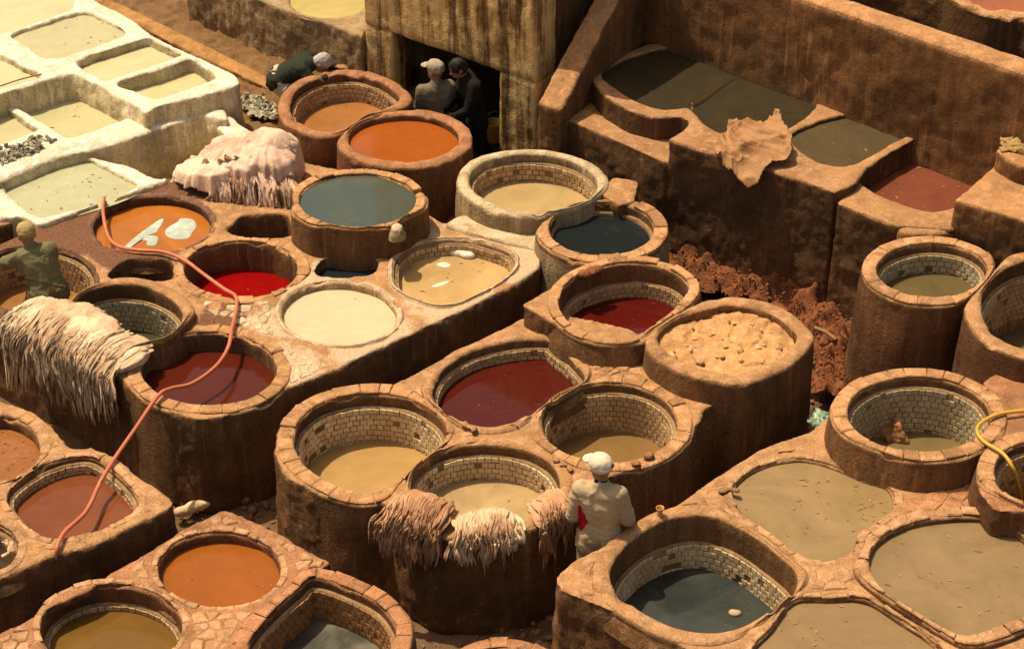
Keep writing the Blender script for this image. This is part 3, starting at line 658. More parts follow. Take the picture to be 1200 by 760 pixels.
def build_vat(key):
    v = VATS[key]; L = v['L']; z = v['z']; N = normals2(L); w = widths(key); v['wi'] = w
    seed = abs(hash(key)) % 50 if False else sum(ord(c)*(i+3) for i, c in enumerate(key)) % 97
    cx, cy = L.mean(0)
    zl = z-v['depth']
    base = Vector((cx, cy, (v['wall_to'] if v['wall_to'] is not None else zl-.1)))
    root = thing(v['name'], v['label'], v['cat'], base, v['group'])
    dn = .008 if v['stones'] else 0.0
    if v['ring']:
        rp = [(0, 1, z-.07), (0, 1, z-.035), (-.010, 1, z-.014-dn), (-.03, 1, z-.004-dn), (0, .66, z+.004-dn), (0, .33, z+.004-dn), (.022, 0, z-.004-dn), (.006, 0, z-.016-dn), (0, 0, z-.036)]
        lp = min(v['lip'], v['depth']+.05) if not v['ledge'] else v['lip']
        for q in np.linspace(.036, lp, 4)[1:]: rp.append((.001, 0, z-q))
        V, Fq = loft(L, N, w, rp, seed, .010)
        chip = np.clip(fbm(V, 5.5, 3, seed+60)-.42, 0, .5); V[:, 2] -= .07*chip*(V[:, 2] > z-.05); rim = obj('rim', fast_mesh('rim', V, Fq), M[v['rim']], root)
        if v['ledge']:
            ip = [(.001, 0, z-lp), (-.024, 0, z-lp-.003), (-.030, 0, z-lp-.016)]
        else: ip = [(.001, 0, z-lp)]
        off = ip[-1][0]
        for q in np.linspace(ip[-1][2], zl-.15, 5)[1:]: ip.append((off, 0, q))
        V, Fq = loft(L, N, w, ip, seed, .007 if not v['tiles'] else .004); lin = obj('lining', fast_mesh('lining', V, Fq), M[v['lining']], root)
        wt = v['wall_to'] if v['wall_to'] is not None else z-.16
        op = []
        for s in np.linspace(0, 1, max(3, int((z-.07-wt)/.06))):
            op.append((v['batter']*s**.8, 1, wt+(z-.07-wt)*(1-s)))
        op = op[::-1]
        V, Fq = loft(L, N, w, op, seed, .007)
        if v['wall_to'] is not None:      # rougher free-standing flank
            pass
        obj('outer_wall', fast_mesh('outer_wall', V, Fq), M[v['wall']], root)
        # tiles, one by one, on the side the terrace looks at
        if v['tiles']:
            at, tot = loop_fn(offset(L, off), w); tw, th = v['tw'], v['th']
            nrow = int(math.ceil((v['depth']-v['lip']+.02)/th)); n = int(tot/tw); tw2 = tot/n; me = tile_mesh(v['tiles']); cnt = 0
            for r in range(nrow):
                zc = z-v['lip']-.012-(r+.5)*th
                if zc+th*.5 < zl-.02: break
                for i in range(n):
                    p, nn, _ = at((i+.5*(r % 2)+rng.uniform(-.04, .04))*tw2)
                    if -nn[1] > .30 or cnt >= 300: continue
                    if rng.random() < .05: continue
                    cnt += 1
                    o = bpy.data.objects.new('tile', me); COL.objects.link(o); o.parent = lin
                    inn = Vector((-nn[0], -nn[1], 0)); tx = Vector((nn[1], -nn[0], 0)); 
                    m = Matrix(((tx.x, inn.x, 0, p[0]+inn.x*.001), (tx.y, inn.y, 0, p[1]+inn.y*.001), (0, 0, 1, zc), (0, 0, 0, 1)))
                    m = m @ Matrix.Rotation(rng.uniform(-.09, .09), 4, 'Y') @ Matrix.Diagonal((tw2*rng.uniform(.84, .95), .055*rng.uniform(.7, 1.1), th*rng.uniform(.78, .95), 1))
                    o.matrix_local = m
        if v['stones']:
            at, tot = loop_fn(L, w); n = max(8, int(tot/v['stones'])); cuts = [(i+rng.uniform(-.22, .22))*tot/n for i in range(n)]; cuts.append(cuts[0]+tot)
            for i in range(n):
                a, b = cuts[i]+.0025, cuts[i+1]-.0025
                if rng.random() < .07: continue
                ts = np.linspace(a, b, 4); dout = rng.uniform(.005, .022); din = rng.uniform(.006, .016)
                inner = [at(q)[0]+at(q)[1]*din for q in ts]; outer = [at(q)[0]+at(q)[1]*(at(q)[2]-dout) for q in ts[::-1]]
                poly = np.array(inner+outer)[::-1]
                poly = ccw(poly)
                slab_piece(poly, z-.05, z+.006+rng.uniform(-.009, .006), .010, 'rim_stone', v['stone_mat'], rim, 'rim_stone', .003)
    # the liquid
    LL = offset(L, .02 if v['ring'] else .06)
    n = len(LL); V = [(cx, cy, zl)]; F = []
    rings = 6
    for r in range(1, rings+1):
        V += [(cx+(p[0]-cx)*r/rings, cy+(p[1]-cy)*r/rings, zl) for p in LL]
    for a in range(n): F.append((0, 1+a, 1+(a+1) % n))
    for r in range(rings-1):
        o1, o2 = 1+r*n, 1+(r+1)*n
        for a in range(n): F.append((o1+a, o2+a, o2+(a+1) % n, o1+(a+1) % n))
    me = mesh_from('liquid', V, F)
    lm = liquid('liquid_'+v['liq_name']+'_'+key.lower(), v['dye'], v['rough'], v['var'], v['scum'], v['scum_amt'], deep=v['deep'], ior_level=v['ior'])
    v['lo'] = obj(v['liq_name'], me, lm, root); v['root'] = root
for key in VATS: 
    if key == 'D6': VATS[key]['liq_name'] = 'clay_fill'
    build_vat(key)

# ------------------------------------------------------------------ paving stones set into the block tops
def clip_half(poly, a, nrm):
    out = []
    for i in range(len(poly)):
        p, q = poly[i], poly[(i+1) % len(poly)]; dp, dq = np.dot(p-a, nrm), np.dot(q-a, nrm)
        if dp <= 0: out.append(p)
        if (dp < 0 < dq) or (dq < 0 < dp): out.append(p+(q-p)*dp/(dp-dq))
    return out

def paving(block, px, z, size, mat, avoid, name='paving_stone', limit=290, gap=.006, proud=.010, aniso=1.0, ang=0.0, keep=1.0):
    reg = ccw(np.array([P2(x, y, z) for x, y in px])); reg_c = reg.mean(0)
    lo, hi = reg.min(0)-.3, reg.max(0)+.3
    cs, sn = math.cos(ang), math.sin(ang); Rm = np.array([[cs, -sn], [sn, cs]]); Rr = Rm.T
    S = np.array([1.0, aniso])
    seeds = []
    ctr = (lo+hi)/2; ext = np.linalg.norm(hi-lo)/2
    nn = int(2*ext/size)+2
    for i in range(nn):
        for j in range(int(nn/aniso)+2):
            q = np.array([(i-nn/2)*size, (j-nn/aniso/2)*size*aniso])+np.array([rng.uniform(-.32, .32)*size+(j % 2)*.5*size, rng.uniform(-.30, .30)*size*aniso])
            seeds.append(Rm @ q+ctr)
    seeds = np.array([s for s in seeds if np.all(s > lo) and np.all(s < hi)])
    outs = [offset(VATS[a]['L'], VATS[a]['wi'] if VATS[a]['ring'] else np.full(len(VATS[a]['L']), .02)) for a in avoid]
    cnt = 0
    for s in seeds:
        if not inside(s, reg) or any(inside(s, o) for o in outs) or rng.random() > keep: continue
        d = np.linalg.norm(seeds-s, axis=1); nb = np.argsort(d)[1:15]
        h = size*1.4; poly = [s+np.array(c)*h for c in ((-1, -1), (1, -1), (1, 1), (-1, 1))]
        for b in nb:
            mid = (s+seeds[b])/2; poly = clip_half(poly, mid, (seeds[b]-s)/d[b])
            if len(poly) < 3: break
        if len(poly) < 3: continue
        q = []
        for p in poly:
            for o in outs:
                if inside(p, o):
                    e = o[np.argmin(((o-p)**2).sum(1))]; p = e+(s-e)*min(.5, .006/(np.linalg.norm(s-e)+1e-6))
            if not inside(p, reg):
                t = 1.0
                while t > .1 and not inside(s+(p-s)*t, reg): t -= .06
                p = s+(p-s)*t
            q.append(p)
        q = ccw(np.array(q))
        if abs(area2(q)) < size*size*aniso*.18: continue
        c = q.mean(0); dd = q-c; ln = np.linalg.norm(dd, axis=1)[:, None]+1e-6; q = c+dd*(1-np.minimum(.3, gap/ln))
        if cnt >= limit: break
        cnt += 1
        slab_piece(q, z-.04, z+proud+rng.uniform(-.004, .004), .011, name, mat, block, name, .003)
    return cnt

paving(BL['J'][0], [(255, 602), (300, 616), (350, 641), (384, 659), (362, 673), (320, 706), (290, 745), (285, 765), (-20, 765), (-20, 757), (60, 716), (150, 668), (212, 625)], 0, .115, 'pave', ('J1', 'J2', 'J3'), keep=.96)
paving(BL['C'][0], [(318, 398), (335, 404), (350, 416), (392, 427), (345, 449), (303, 470), (320, 445), (326, 420)], 0, .095, 'white_stone', ('C5', 'C6'))
paving(BL['C'][0], [(238, 352), (275, 352), (318, 350), (318, 385), (330, 402), (325, 415), (300, 392), (250, 380), (234, 375)], 0, .10, 'white_stone', ('C5', 'C6', 'C4', 'C3'), keep=.8)
paving(BL['D'][0], [(640, 440), (720, 420), (742, 408), (770, 425), (800, 445), (852, 464), (822, 474), (800, 460), (760, 440), (690, 440), (660, 455)], 0, .15, 'pave', ('D2', 'D4', 'D5', 'D6'), aniso=.62, ang=.7)
paving(BL['D'][0], [(455, 462), (500, 440), (510, 470), (540, 500), (580, 505), (640, 500), (640, 530), (600, 520), (540, 512), (500, 520), (520, 490)], 0, .14, 'adobe_stone', ('D1', 'D2', 'D3', 'D4'), keep=.8)
paving(BL['I'][0], [(948, 662), (998, 652), (1004, 690), (1012, 697), (930, 697), (915, 690), (935, 672)], 0, .13, 'pave', ('I2', 'I3', 'I4', 'I5'))
paving(BL['I'][0], [(1050, 560), (1140, 560), (1142, 600), (1085, 602), (1045, 612), (1050, 590)], 0, .17, 'adobe_red_stone', ('I1', 'I2', 'I3', 'I6'), proud=.008, aniso=.7)
paving(BL['I'][0], [(655, 682), (700, 648), (760, 616), (830, 572), (860, 552), (900, 530), (955, 515), (965, 530), (900, 538), (858, 570), (880, 620), (840, 600), (790, 602), (740, 625), (715, 660), (715, 690), (690, 700)], 0, .16, 'adobe_stone', ('I1', 'I2', 'I4'), proud=.008, keep=.85)
paving(BL['K'][0], [(-20, 640), (30, 620), (70, 635), (160, 600), (166, 580), (200, 588), (150, 612), (100, 636), (60, 645), (-20, 680)], 0, .12, 'adobe_stone', ('K1', 'K3'), proud=.008)
paving(BL['K'][0], [(-20, 475), (28, 482), (55, 500), (72, 520), (60, 535), (20, 560), (-20, 580)], 0, .13, 'adobe_stone', ('K1', 'K2'), proud=.008)

# ------------------------------------------------------------------ ground
def grid_mesh(name, x0, x1, y0, y1, step, fn):
    xs = np.arange(x0, x1+step/2, step); ys = np.arange(y0, y1+step/2, step)
    X, Y = np.meshgrid(xs, ys); V = np.stack([X.ravel(), Y.ravel(), np.zeros(X.size)], 1); V[:, 2] = fn(V)
    nx, ny = len(xs), len(ys); i, j = np.meshgrid(np.arange(nx-1), np.arange(ny-1)); a = (j*nx+i).ravel()
    return fast_mesh(name, V, np.stack([a, a+1, a+1+nx, a+nx], 1))
def gz(V):
    far = np.clip((np.maximum(np.abs(V[:, 0])-7, np.abs(V[:, 1]-18)-9))/6, 0, 1)
    return GROUND+(.05*fbm(V, .9, 3, 2)+.02*fbm(V, 5, 3, 8))*(1-far)
gm = grid_mesh('ground', -8, 8, 9, 29, .10, gz)
bm = bmesh.new(); bm.from_mesh(gm)
S = 120
z = GROUND-.12
ring = [(-S, -S), (S, -S), (S, S), (-S, S)]
vs_ = [bm.verts.new((x, y, z)) for x, y in ring]; bm.faces.new(vs_)
bm.to_mesh(gm); bm.free()
tag(obj('ground', gm, M['ground']), kind='structure')

def heap_mesh(name, px, z, h, vox=.05, seed=1, rough=.12):
    """an uneven bank of earth on footprint px"""
    L = ccw(catmull(np.array([P2(x, y, z) for x, y in px]), 6)); lo, hi = L.min(0), L.max(0)
    xs = np.arange(lo[0], hi[0], vox); ys = np.arange(lo[1], hi[1], vox); X, Y = np.meshgrid(xs, ys); Q = np.stack([X.ravel(), Y.ravel()], 1)
    ins = np.array([inside(q, L) for q in Q]); d = np.sqrt(((Q[:, None, :]-L[None, ::3, :])**2).sum(2)).min(1)*np.where(ins, 1, -1)
    V = np.column_stack([Q, np.zeros(len(Q))])
    prof = np.clip(d/.35, -1, 1)
    nz = fbm(V, 2.5, 3, seed)*.5+np.abs(fbm(V, 6, 3, seed+3))*.5
    V[:, 2] = z+h*np.clip(prof, -1, 1)+rough*nz*np.clip(prof+.4, 0, 1)+.03*fbm(V, 13, 3, seed+9)+.03*np.abs(vnoise(V*22, seed+4))
    nx, ny = len(xs), len(ys); i, j = np.meshgrid(np.arange(nx-1), np.arange(ny-1)); a = (j*nx+i).ravel()
    Fq = np.stack([a, a+1, a+1+nx, a+nx], 1); keep = d[Fq].max(1) > -.1; Fq = Fq[keep]
    used = np.unique(Fq); mp = -np.ones(len(V), int); mp[used] = np.arange(len(used))
    return fast_mesh(name, V[used], mp[Fq])
tag(obj('earth_bank', heap_mesh('earth_bank', [(770, 275), (800, 262), (860, 290), (940, 330), (990, 360), (1005, 400), (990, 440), (960, 455), (955, 390), (910, 350), (850, 335), (800, 318), (780, 300)], -.70, .16, .03, 3, .30), M['redearth']), kind='structure')
tag(obj('earth_bank', heap_mesh('earth_bank', [(500, 235), (540, 225), (560, 262), (540, 285), (500, 275)], -.5, .2, .03, 8, .12), M['redearth']), kind='structure')
M['walkway'] = adobe('dark_brown_floor', (.20, .105, .036), (.12, .06, .022), dirt=(.30, .16, .06), rough=.6)  # floor in a darker brown than the kerb beside it
tag(obj('walkway', heap_mesh('walkway', [(60, -70), (330, -90), (480, 60), (470, 150), (400, 200), (330, 190), (270, 150), (180, 90), (100, 20)], -.30, .05, .05, 12, .04), M['walkway']), kind='structure')

# rubble: loose stones in the trenches, too many to count
def rocks(name, px, zfun, n, r0, r1, mat, seed=1, zl=-.9):
    r = random.Random(seed); L = ccw(np.array([P2(x, y, zl) for x, y in px])); lo, hi = L.min(0), L.max(0)
    bm = bmesh.new(); bmesh.ops.create_icosphere(bm, subdivisions=1, radius=1.0); bv = np.array([v.co[:] for v in bm.verts]); bf = np.array([[v.index for v in f.verts] for f in bm.faces]); bm.free()
    Vs, Fs = [], []; c = 0
    while c < n:
        q = (r.uniform(lo[0], hi[0]), r.uniform(lo[1], hi[1]))
        if not inside(q, L): n -= .25; continue
        s = r0+(r1-r0)*r.random()**3; R3 = np.array(Matrix.Rotation(r.uniform(0, 6.28), 3, Vector((r.random()-.5, r.random()-.5, r.random()-.5)).normalized()))
        vv = bv*(1+.3*(NR.rand(len(bv), 1)-.5))*np.array([s, s*r.uniform(.5, .9), s*r.uniform(.35, .7)])
        Vs.append(vv @ R3.T+np.array([q[0], q[1], zfun(q)+s*.25])); Fs.append(bf+c*len(bv)); c += 1
    return tag(obj(name, fast_mesh(name, np.vstack(Vs), np.vstack(Fs), False), M[mat]), kind='stuff')
gfl = lambda q: float(gz(np.array([[q[0], q[1], 0]]))[0])
M['rock'] = plain('loose_stone', (.26, .15, .08), .95, .4, 14)
M['rock_red'] = plain('red_loose_stone', (.20, .078, .034), .95, .4, 14)
tag(rocks('rubble', [(470, 760), (560, 690), (650, 620), (660, 700), (660, 800), (480, 800)], gfl, 420, .01, .06, 'rock', 2), 'loose gravel and leather scraps in the front trench', 'rubble')
tag(rocks('rubble', [(190, 560), (300, 560), (330, 600), (300, 620), (230, 610), (200, 600)], gfl, 200, .01, .07, 'rock', 3), 'loose stones in the trench below the maroon vat', 'rubble')
tag(rocks('rubble', [(770, 270), (860, 290), (950, 330), (1000, 370), (1000, 440), (930, 480), (950, 400), (880, 350), (800, 320)], lambda q: -.57, 1900, .005, .028, 'rock_red', 4, -.58), 'broken red earth clods in the trench below the pool block', 'rubble')
tag(rocks('rubble', [(860, 490), (950, 440), (1000, 470), (970, 505), (900, 530)], gfl, 160, .01, .06, 'rock', 5), 'dark stones in the trench beside the clay filled tub', 'rubble')

# ------------------------------------------------------------------ hoses
def tube(name, pts, r, mat, label, n=10):
    C = catmull(pts, 10, False); V, F = [], []
    up = np.array([0, 0, 1.0]); m = len(C)
    for i in range(m):
        t = C[min(i+1, m-1)]-C[max(i-1, 0)]; t /= np.linalg.norm(t)+1e-9
        a = np.cross(t, up); a = a/np.linalg.norm(a) if np.linalg.norm(a) > .05 else np.array([1., 0, 0]); b = np.cross(a, t)
        V += [tuple(C[i]+r*(math.cos(q)*a+math.sin(q)*b)) for q in np.linspace(0, 2*math.pi, n, endpoint=False)]
    for i in range(m-1):
        for q in range(n): F.append((i*n+q, i*n+(q+1) % n, (i+1)*n+(q+1) % n, (i+1)*n+q))
    F.append(tuple(range(n))[::-1]); F.append(tuple((m-1)*n+q for q in range(n)))
    return tag(obj(name, mesh_from(name, V, F), mat), label, 'hose')
M['hose_o'] = plain('orange_rubber', (.58, .17, .085), .5, .30, 7, bump=.12, spec=.4)
M['hose_y'] = plain('yellow_rubber', (.62, .36, .03), .45, .15, 9, bump=.05, spec=.5)
hp = [(122, 231, .09), (121, 250, .03), (127, 277, .03), (140, 289, .03), (162, 293, .04), (190, 295, .05), (215, 304, .06), (237, 320, .06), (262, 338, .06), (276, 347, .07), (277, 362, .06), (272, 384, .07), (267, 408, .05), (252, 430, .03), (225, 449, .02), (200, 455, .05), (185, 464, .07), (160, 500, .03), (135, 536, .04), (120, 560, .02), (115, 570, .0), (100, 600, .01), (75, 624, .05), (66, 645, .03), (64, 672, -.22), (58, 705, -.52), (50, 730, -.8)]
tube('water_hose', [tuple(P(*q)) for q in hp], .018, M['hose_o'], 'orange rubber hose snaking across the red vats down to the left block')
hp = [(1290, 478, .30), (1230, 480, .30), (1200, 481, .32), (1170, 485, .33), (1150, 495, .34), (1145, 505, .34), (1153, 517, .33), (1175, 531, .34), (1187, 548, .28), (1193, 566, .1), (1196, 580, -.15), (1198, 590, -.28)]
tube('water_hose', [tuple(P(*q)) for q in hp], .016, M['hose_y'], 'yellow rubber hose looping over a clay rim into a vat')

# ------------------------------------------------------------------ hides
def hidemat(name, c1, c2, stain):
    t = NT(name); rv = t.oi.outputs['Random']; n = t.noise(9, 5, .6, dist=.6); n2 = t.noise(40, 4, .65); n3 = t.noise(2.6, 4, .6)
    c = t.mix(rv, c1, c2); c = t.mix(t.math('MULTIPLY', t.ramp(n, .46, .72), .6), c, k(c2, .7)); c = t.mix(t.math('MULTIPLY', t.ramp(n3, .50, .66), .75), c, stain)
    c = t.mix(t.math('MULTIPLY', t.ramp(n2, .5, .75), .3), c, k(stain, 1.3))
    t.inp('Base Color', c); t.inp('Roughness', .62); t.inp('Specular IOR Level', .3)
    t.inp('Normal', t.bump(t.math('ADD', n, t.math('MULTIPLY', n2, .5)), .6, .02)); return t.m
M['hide_cream'] = hidemat('cream_hide', (.80, .66, .45), (.60, .40, .24), (.30, .17, .09))
M['hide_cream2'] = hidemat('cream_hide_strands', (.74, .55, .36), (.56, .36, .21), (.24, .125, .06))
M['hide_pink'] = hidemat('pink_hide', (.78, .57, .43), (.64, .42, .30), (.36, .18, .11))
M['hide_pink2'] = hidemat('stained_pink_hide', (.55, .37, .24), (.34, .19, .11), (.09, .038, .018))
M['hide_tan'] = hidemat('tan_hide', (.62, .36, .20), (.46, .24, .125), (.26, .12, .055))
M['hide_pale'] = hidemat('pale_hide', (.78, .58, .37), (.62, .42, .25), (.38, .20, .10))
M['hide_dry'] = hidemat('dry_stiff_hide', (.40, .21, .09), (.36, .185, .078), (.20, .085, .032))

def ribbon(name, path, width, mat, parent, seed, corr=.012, thick=.006, side=None, ncross=9, taper=.5, ragged=.5, nf=1.0):
    """a hide strip: path (n,3), cross folds, rounded section with thickness"""
    r = random.Random(seed); C = catmull(path, 7, False); m = len(C)
    s = np.concatenate([[0], np.cumsum(np.linalg.norm(np.diff(C, axis=0), axis=1))]); s /= s[-1]
    ph = [r.uniform(0, 6.28) for _ in range(4)]; fr = [r.uniform(1.2, 2.6)*nf, r.uniform(3, 5)*nf]; cl = [1-ragged*.16*(.5+.5*math.sin(q*1.7+ph[0]*3)+r.uniform(-.5, .7)) for q in range(ncross)]
    Cb = np.array(C)
    top, bot = [], []
    for i in range(m):
        t = C[min(i+1, m-1)]-C[max(i-1, 0)]; t /= np.linalg.norm(t)+1e-9
        a = side-np.dot(side, t)*t; a /= np.linalg.norm(a)+1e-9; b = np.cross(a, t)
        if b[2] < -.1 and i < m*.5: b = -b
        wd = width*(1-(1-taper)*s[i]**1.5)*(1+.16*math.sin(9*s[i]+ph[0]))
        sway = .25*width*math.sin(5*s[i]+ph[1])*s[i]
        for j in range(ncross):
            u = j/(ncross-1)*2-1
            fold = corr*(math.sin(u*fr[0]*3+ph[2]+2*s[i])+.5*math.sin(u*fr[1]*3+ph[3]-3*s[i]))*(.35+s[i])
            q_ = s[i]*cl[j]; ci = np.array([np.interp(q_, s, Cb[:, c_]) for c_ in range(3)])
            p = ci+a*(u*wd/2+sway)+b*(fold-.35*thick*u*u*6)
            top.append(p+b*thick/2); bot.append(p-b*thick/2)
    nc = ncross; n0 = m*nc; V = top+bot; F = []
    for i in range(m-1):
        for j in range(nc-1):
            q = (i*nc+j, i*nc+j+1, (i+1)*nc+j+1, (i+1)*nc+j); F.append(q); F.append(tuple(x+n0 for x in q[::-1]))
        for j in (0, nc-1):
            q = (i*nc+j, (i+1)*nc+j, (i+1)*nc+j+n0, i*nc+j+n0); F.append(q)
    for i in (0, m-1):
        for j in range(nc-1): F.append((i*nc+j, i*nc+j+1, i*nc+j+1+n0, i*nc+j+n0))
    me = mesh_from(name, V, F); bm = bmesh.new(); bm.from_mesh(me); bmesh.ops.recalc_face_normals(bm, faces=bm.faces); bm.to_mesh(me); bm.free()
    return obj(name, me, mat, parent)

def mound(name, blobs, vox, mat, parent, amp=.02, seed=3, it=4):
    bm = bmesh.new()
    for c, rx, ry, rz, ang in blobs:
        b2 = bmesh.ops.create_icosphere(bm, subdivisions=3, radius=1.0)['verts']
        bmesh.ops.transform(bm, matrix=Matrix.Translation(c) @ Matrix.Rotation(ang, 4, 'Z') @ Matrix.Diagonal((rx, ry, rz, 1)), verts=b2)
    me = bpy.data.meshes.new(name); bm.to_mesh(me); bm.free()
    V, Fq = voxel(me, vox); V = relax(V, Fq, it); N = vnormals(V, Fq); V = V+N*(amp*fbm(V, 5, 3, seed)+amp*.5*fbm(V, 16, 2, seed+5))[:, None]
    return obj(name, fast_mesh(name, V, Fq), mat, parent)

def drape(name, c, e, a, b, h, drop, mat, parent, seed, folds=9, fold=.03, nphi=120, nu=26, square=2.6, side_bias=None, hang=.02, tilt=0.0, und=.03):
    """one hide laid over a mound and hanging round its edge: c base point, e long axis"""
    r = random.Random(seed); e = np.array(e); e = e/np.linalg.norm(e); n = np.array([-e[1], e[0], 0]); up = np.array([0, 0, 1.]); c = np.array(c)
    ph = np.linspace(0, 2*math.pi, nphi, endpoint=False); cp, sp = np.cos(ph), np.sin(ph)
    Rr = (np.abs(cp/a)**square+np.abs(sp/b)**square)**(-1/square)
    Rr = Rr*(1+.20*vnoise(np.stack([cp*1.6, sp*1.6, np.full(nphi, seed*.37)], 1), seed+21)+.10*vnoise(np.stack([cp*4, sp*4, np.full(nphi, seed*.71)], 1), seed+23))
    z0 = np.zeros(nphi); q = np.stack([cp*3, sp*3, z0+seed], 1)
    rag = 1+.45*vnoise(q*2.2, seed)+.35*vnoise(q*6, seed+3); rag = np.clip(rag, .15, 2)
    if side_bias is not None: rag = rag*np.clip(side_bias(cp, sp), .08, 1.5)
    ff = np.sin(folds*ph+2.2*vnoise(q, seed+5)*3)+.6*np.sin(folds*2.3*ph+4*vnoise(q*1.7, seed+8))
    V = []; 
    for u in np.linspace(.03, 1, nu):
        if u < .62:
            k2 = u/.62; rr = Rr*k2*(.98); z = h*(1-.30*k2**2.4)+0*ph
        else:
            k2 = (u-.62)/.38; rr = Rr*(.98+.05*math.sin(k2*1.4))+hang*k2; z = h*.70*(1-min(1, k2*1.0)**1.15)+0*ph; z = z*(1-k2*0)-drop*rag*k2
        rr = rr+fold*ff*max(0, u-.30)*1.1
        P3 = c+np.outer(rr*cp, e)+np.outer(rr*sp, n)+np.outer(z, up); V.append(P3)
    V = np.array(V).reshape(-1, 3); rel = (V-c) @ e; V[:, 2] += tilt*rel*np.clip((V[:, 2]-c[2])/max(h, .01), 0, 1)+und*fbm(V, 2.6, 3, seed)+.012*fbm(V, 7, 3, seed)+.016*(1-np.abs(vnoise(V*np.array([9, 9, 2]), seed+2)))**3; 
    top = c+up*(h+.005); idx = np.arange(nphi); F = []
    for j in range(nu-1):
        for i in range(nphi): F.append((j*nphi+i, j*nphi+(i+1) % nphi, (j+1)*nphi+(i+1) % nphi, (j+1)*nphi+i))
    Vl = [tuple(v) for v in V]+[tuple(top)]
    for i in range(nphi): F.append((len(Vl)-1, (i+1) % nphi, i))
    me = mesh_from(name, Vl, F); bm = bmesh.new(); bm.from_mesh(me); bmesh.ops.recalc_face_normals(bm, faces=bm.faces); bm.to_mesh(me); bm.free()
    o = obj(name, me, mat, parent); md = o.modifiers.new('thick', 'SOLIDIFY'); md.thickness = .007; md.offset = -1
    return o

def pile(label, A, B, nrm, n, h, back, drop, wid, mat_top, mat_low, seed, over=.12, nlow=0, prof=None, name='hide_heap', wlow=.05, corr=.005, group='heaps of wet hides', core_mat=None, corew=.62, short=.3, start=.35, amp=.012, drift=0.0, nwide=0, wwide=.14):
    """hides hung over an edge A-B (world points); nrm points out over the drop"""
    r = random.Random(seed); A, B = np.array(A), np.array(B); e = B-A; el = np.linalg.norm(e); e /= el; nv = np.array([nrm[0], nrm[1], 0.]); nv /= np.linalg.norm(nv); up = np.array([0, 0, 1.])
    root = thing(name, label, 'hides', Vector((A+B)/2), group)
    prof = prof or (lambda t: math.sin(math.pi*min(1, max(0, t)))**.5)
    ang = math.atan2(e[1], e[0])
    mound('heap_core', [(Vector(A+e*el*t+nv*(-back*.40)+up*(h*prof(t)*.25)), el*.16, back*corew, max(.04, h*prof(t)*.74), ang) for t in (.12, .25, .38, .5, .62, .75, .88)], .018, M[core_mat or mat_top], root, amp, seed, 8)
    def path(t, hh, dr, ov, st, fan):
        o = A+e*el*t; w = r.uniform(-1, 1)*1.7; fan = fan+drift
        Q = [(-back*st, hh*(.99-.5*max(0, st-.4))), (-back*st*.5, hh*.99), (-.02, hh*.86), (ov*.65, hh*.48), (ov*.95, hh*.08), (ov+.01, -.30*dr), (ov+.015, -.65*dr), (ov+.005+r.uniform(-.02, .03), -dr)]
        return [o+nv*a+up*b+e*((w*.035+fan*.10)*(k2/7)**1.3+.012*math.sin(k2*1.9+w*9)) for k2, (a, b) in enumerate(Q)]
    for i in range(nlow):                                   # dangling strands
        t = (i+r.uniform(.0, 1.))/nlow; lay = r.random(); hh = h*prof(t)*(.90+.13*lay)+.006
        dr = drop*(1-short*lay)*r.uniform(.62, 1.05)*(.55+.45*prof(t))
        ribbon('hide', path(t, hh, dr, over*(.75+.45*lay), start*r.uniform(.3, 1.2), t-.5), wlow*r.choice((.5, .7, .9, 1.2, 1.6, 2.3)), M[mat_low], root, seed*100+i, corr*r.uniform(.7, 2.2), side=e, ncross=7, taper=r.uniform(.3, .9), thick=.0045, ragged=1.2)
    for i in range(nwide):                                  # broad hanging skins with folds
        t = (i+r.uniform(.15, .85))/nwide; hh = h*prof(t)*(1.0+.06*r.random())+.012; dr = drop*r.uniform(.30, .80)*(.6+.4*prof(t))
        ribbon('hide', path(t, hh, dr, over*r.uniform(1.05, 1.25), start*r.uniform(.6, 1.15), t-.5), wwide*r.uniform(.6, 1.4), M[mat_top if r.random() < .75 else mat_low], root, seed*700+i, .011, side=e, ncross=19, taper=r.uniform(.55, .95), thick=.004, ragged=1.5, nf=r.uniform(2.0, 3.6))
    for i in range(n):                                      # broad upper hides
        t = (i+r.uniform(.2, .8))/n; hh = h*prof(t)*r.uniform(1.0, 1.05)+.012; dr = drop*r.uniform(-.02, .22)
        ribbon('hide', path(t, hh, max(.04, dr), over*r.uniform(1.1, 1.3), r.uniform(.7, 1.0), t-.5), wid*r.uniform(.7, 1.3), M[mat_top], root, seed*300+i, corr*1.6, side=e, ncross=11, taper=.8)
    return root

# outward directions of the block faces
e_c = P(140, 442, 0)-P(60, 398, 0); n_c = Vector((e_c.y, -e_c.x, 0)).normalized(); n_c = n_c if n_c.y < 0 else -n_c
rt = pile('shaggy heap of cream hides dangling over the left block wall', P(16, 381, 0), P(146, 437, .0), n_c, 0, .22, .42, .78, .16, 'hide_cream', 'hide_cream2', 5, over=.17, nlow=95, nwide=30, wwide=.15, wlow=.034, prof=lambda t: (max(0, math.sin(math.pi*(t*.88+.10))))**.40, corr=.005, core_mat='hide_cream', start=.85, short=.6)
ev = np.array(P(146, 437, 0)-P(16, 381, 0)); ev /= np.linalg.norm(ev); nv_ = np.array(n_c)
m0 = np.array(P(82, 404, 0))
for q, (s, back, a, b, h, dr, fd) in enumerate([(-.02, -.20, .40, .20, .24, -.06, .03), (.12, -.13, .27, .18, .255, -.08, .03), (-.24, -.17, .24, .17, .245, -.08, .03)]):
    drape('hide', m0+ev*s+nv_*back, ev, a, b, h, dr, M['hide_cream'], rt, 60+q, 11, fd, side_bias=lambda c, s2: 1-.4*s2, und=.035, square=2.2)
nb = Vector((.30, -1, 0)).normalized()
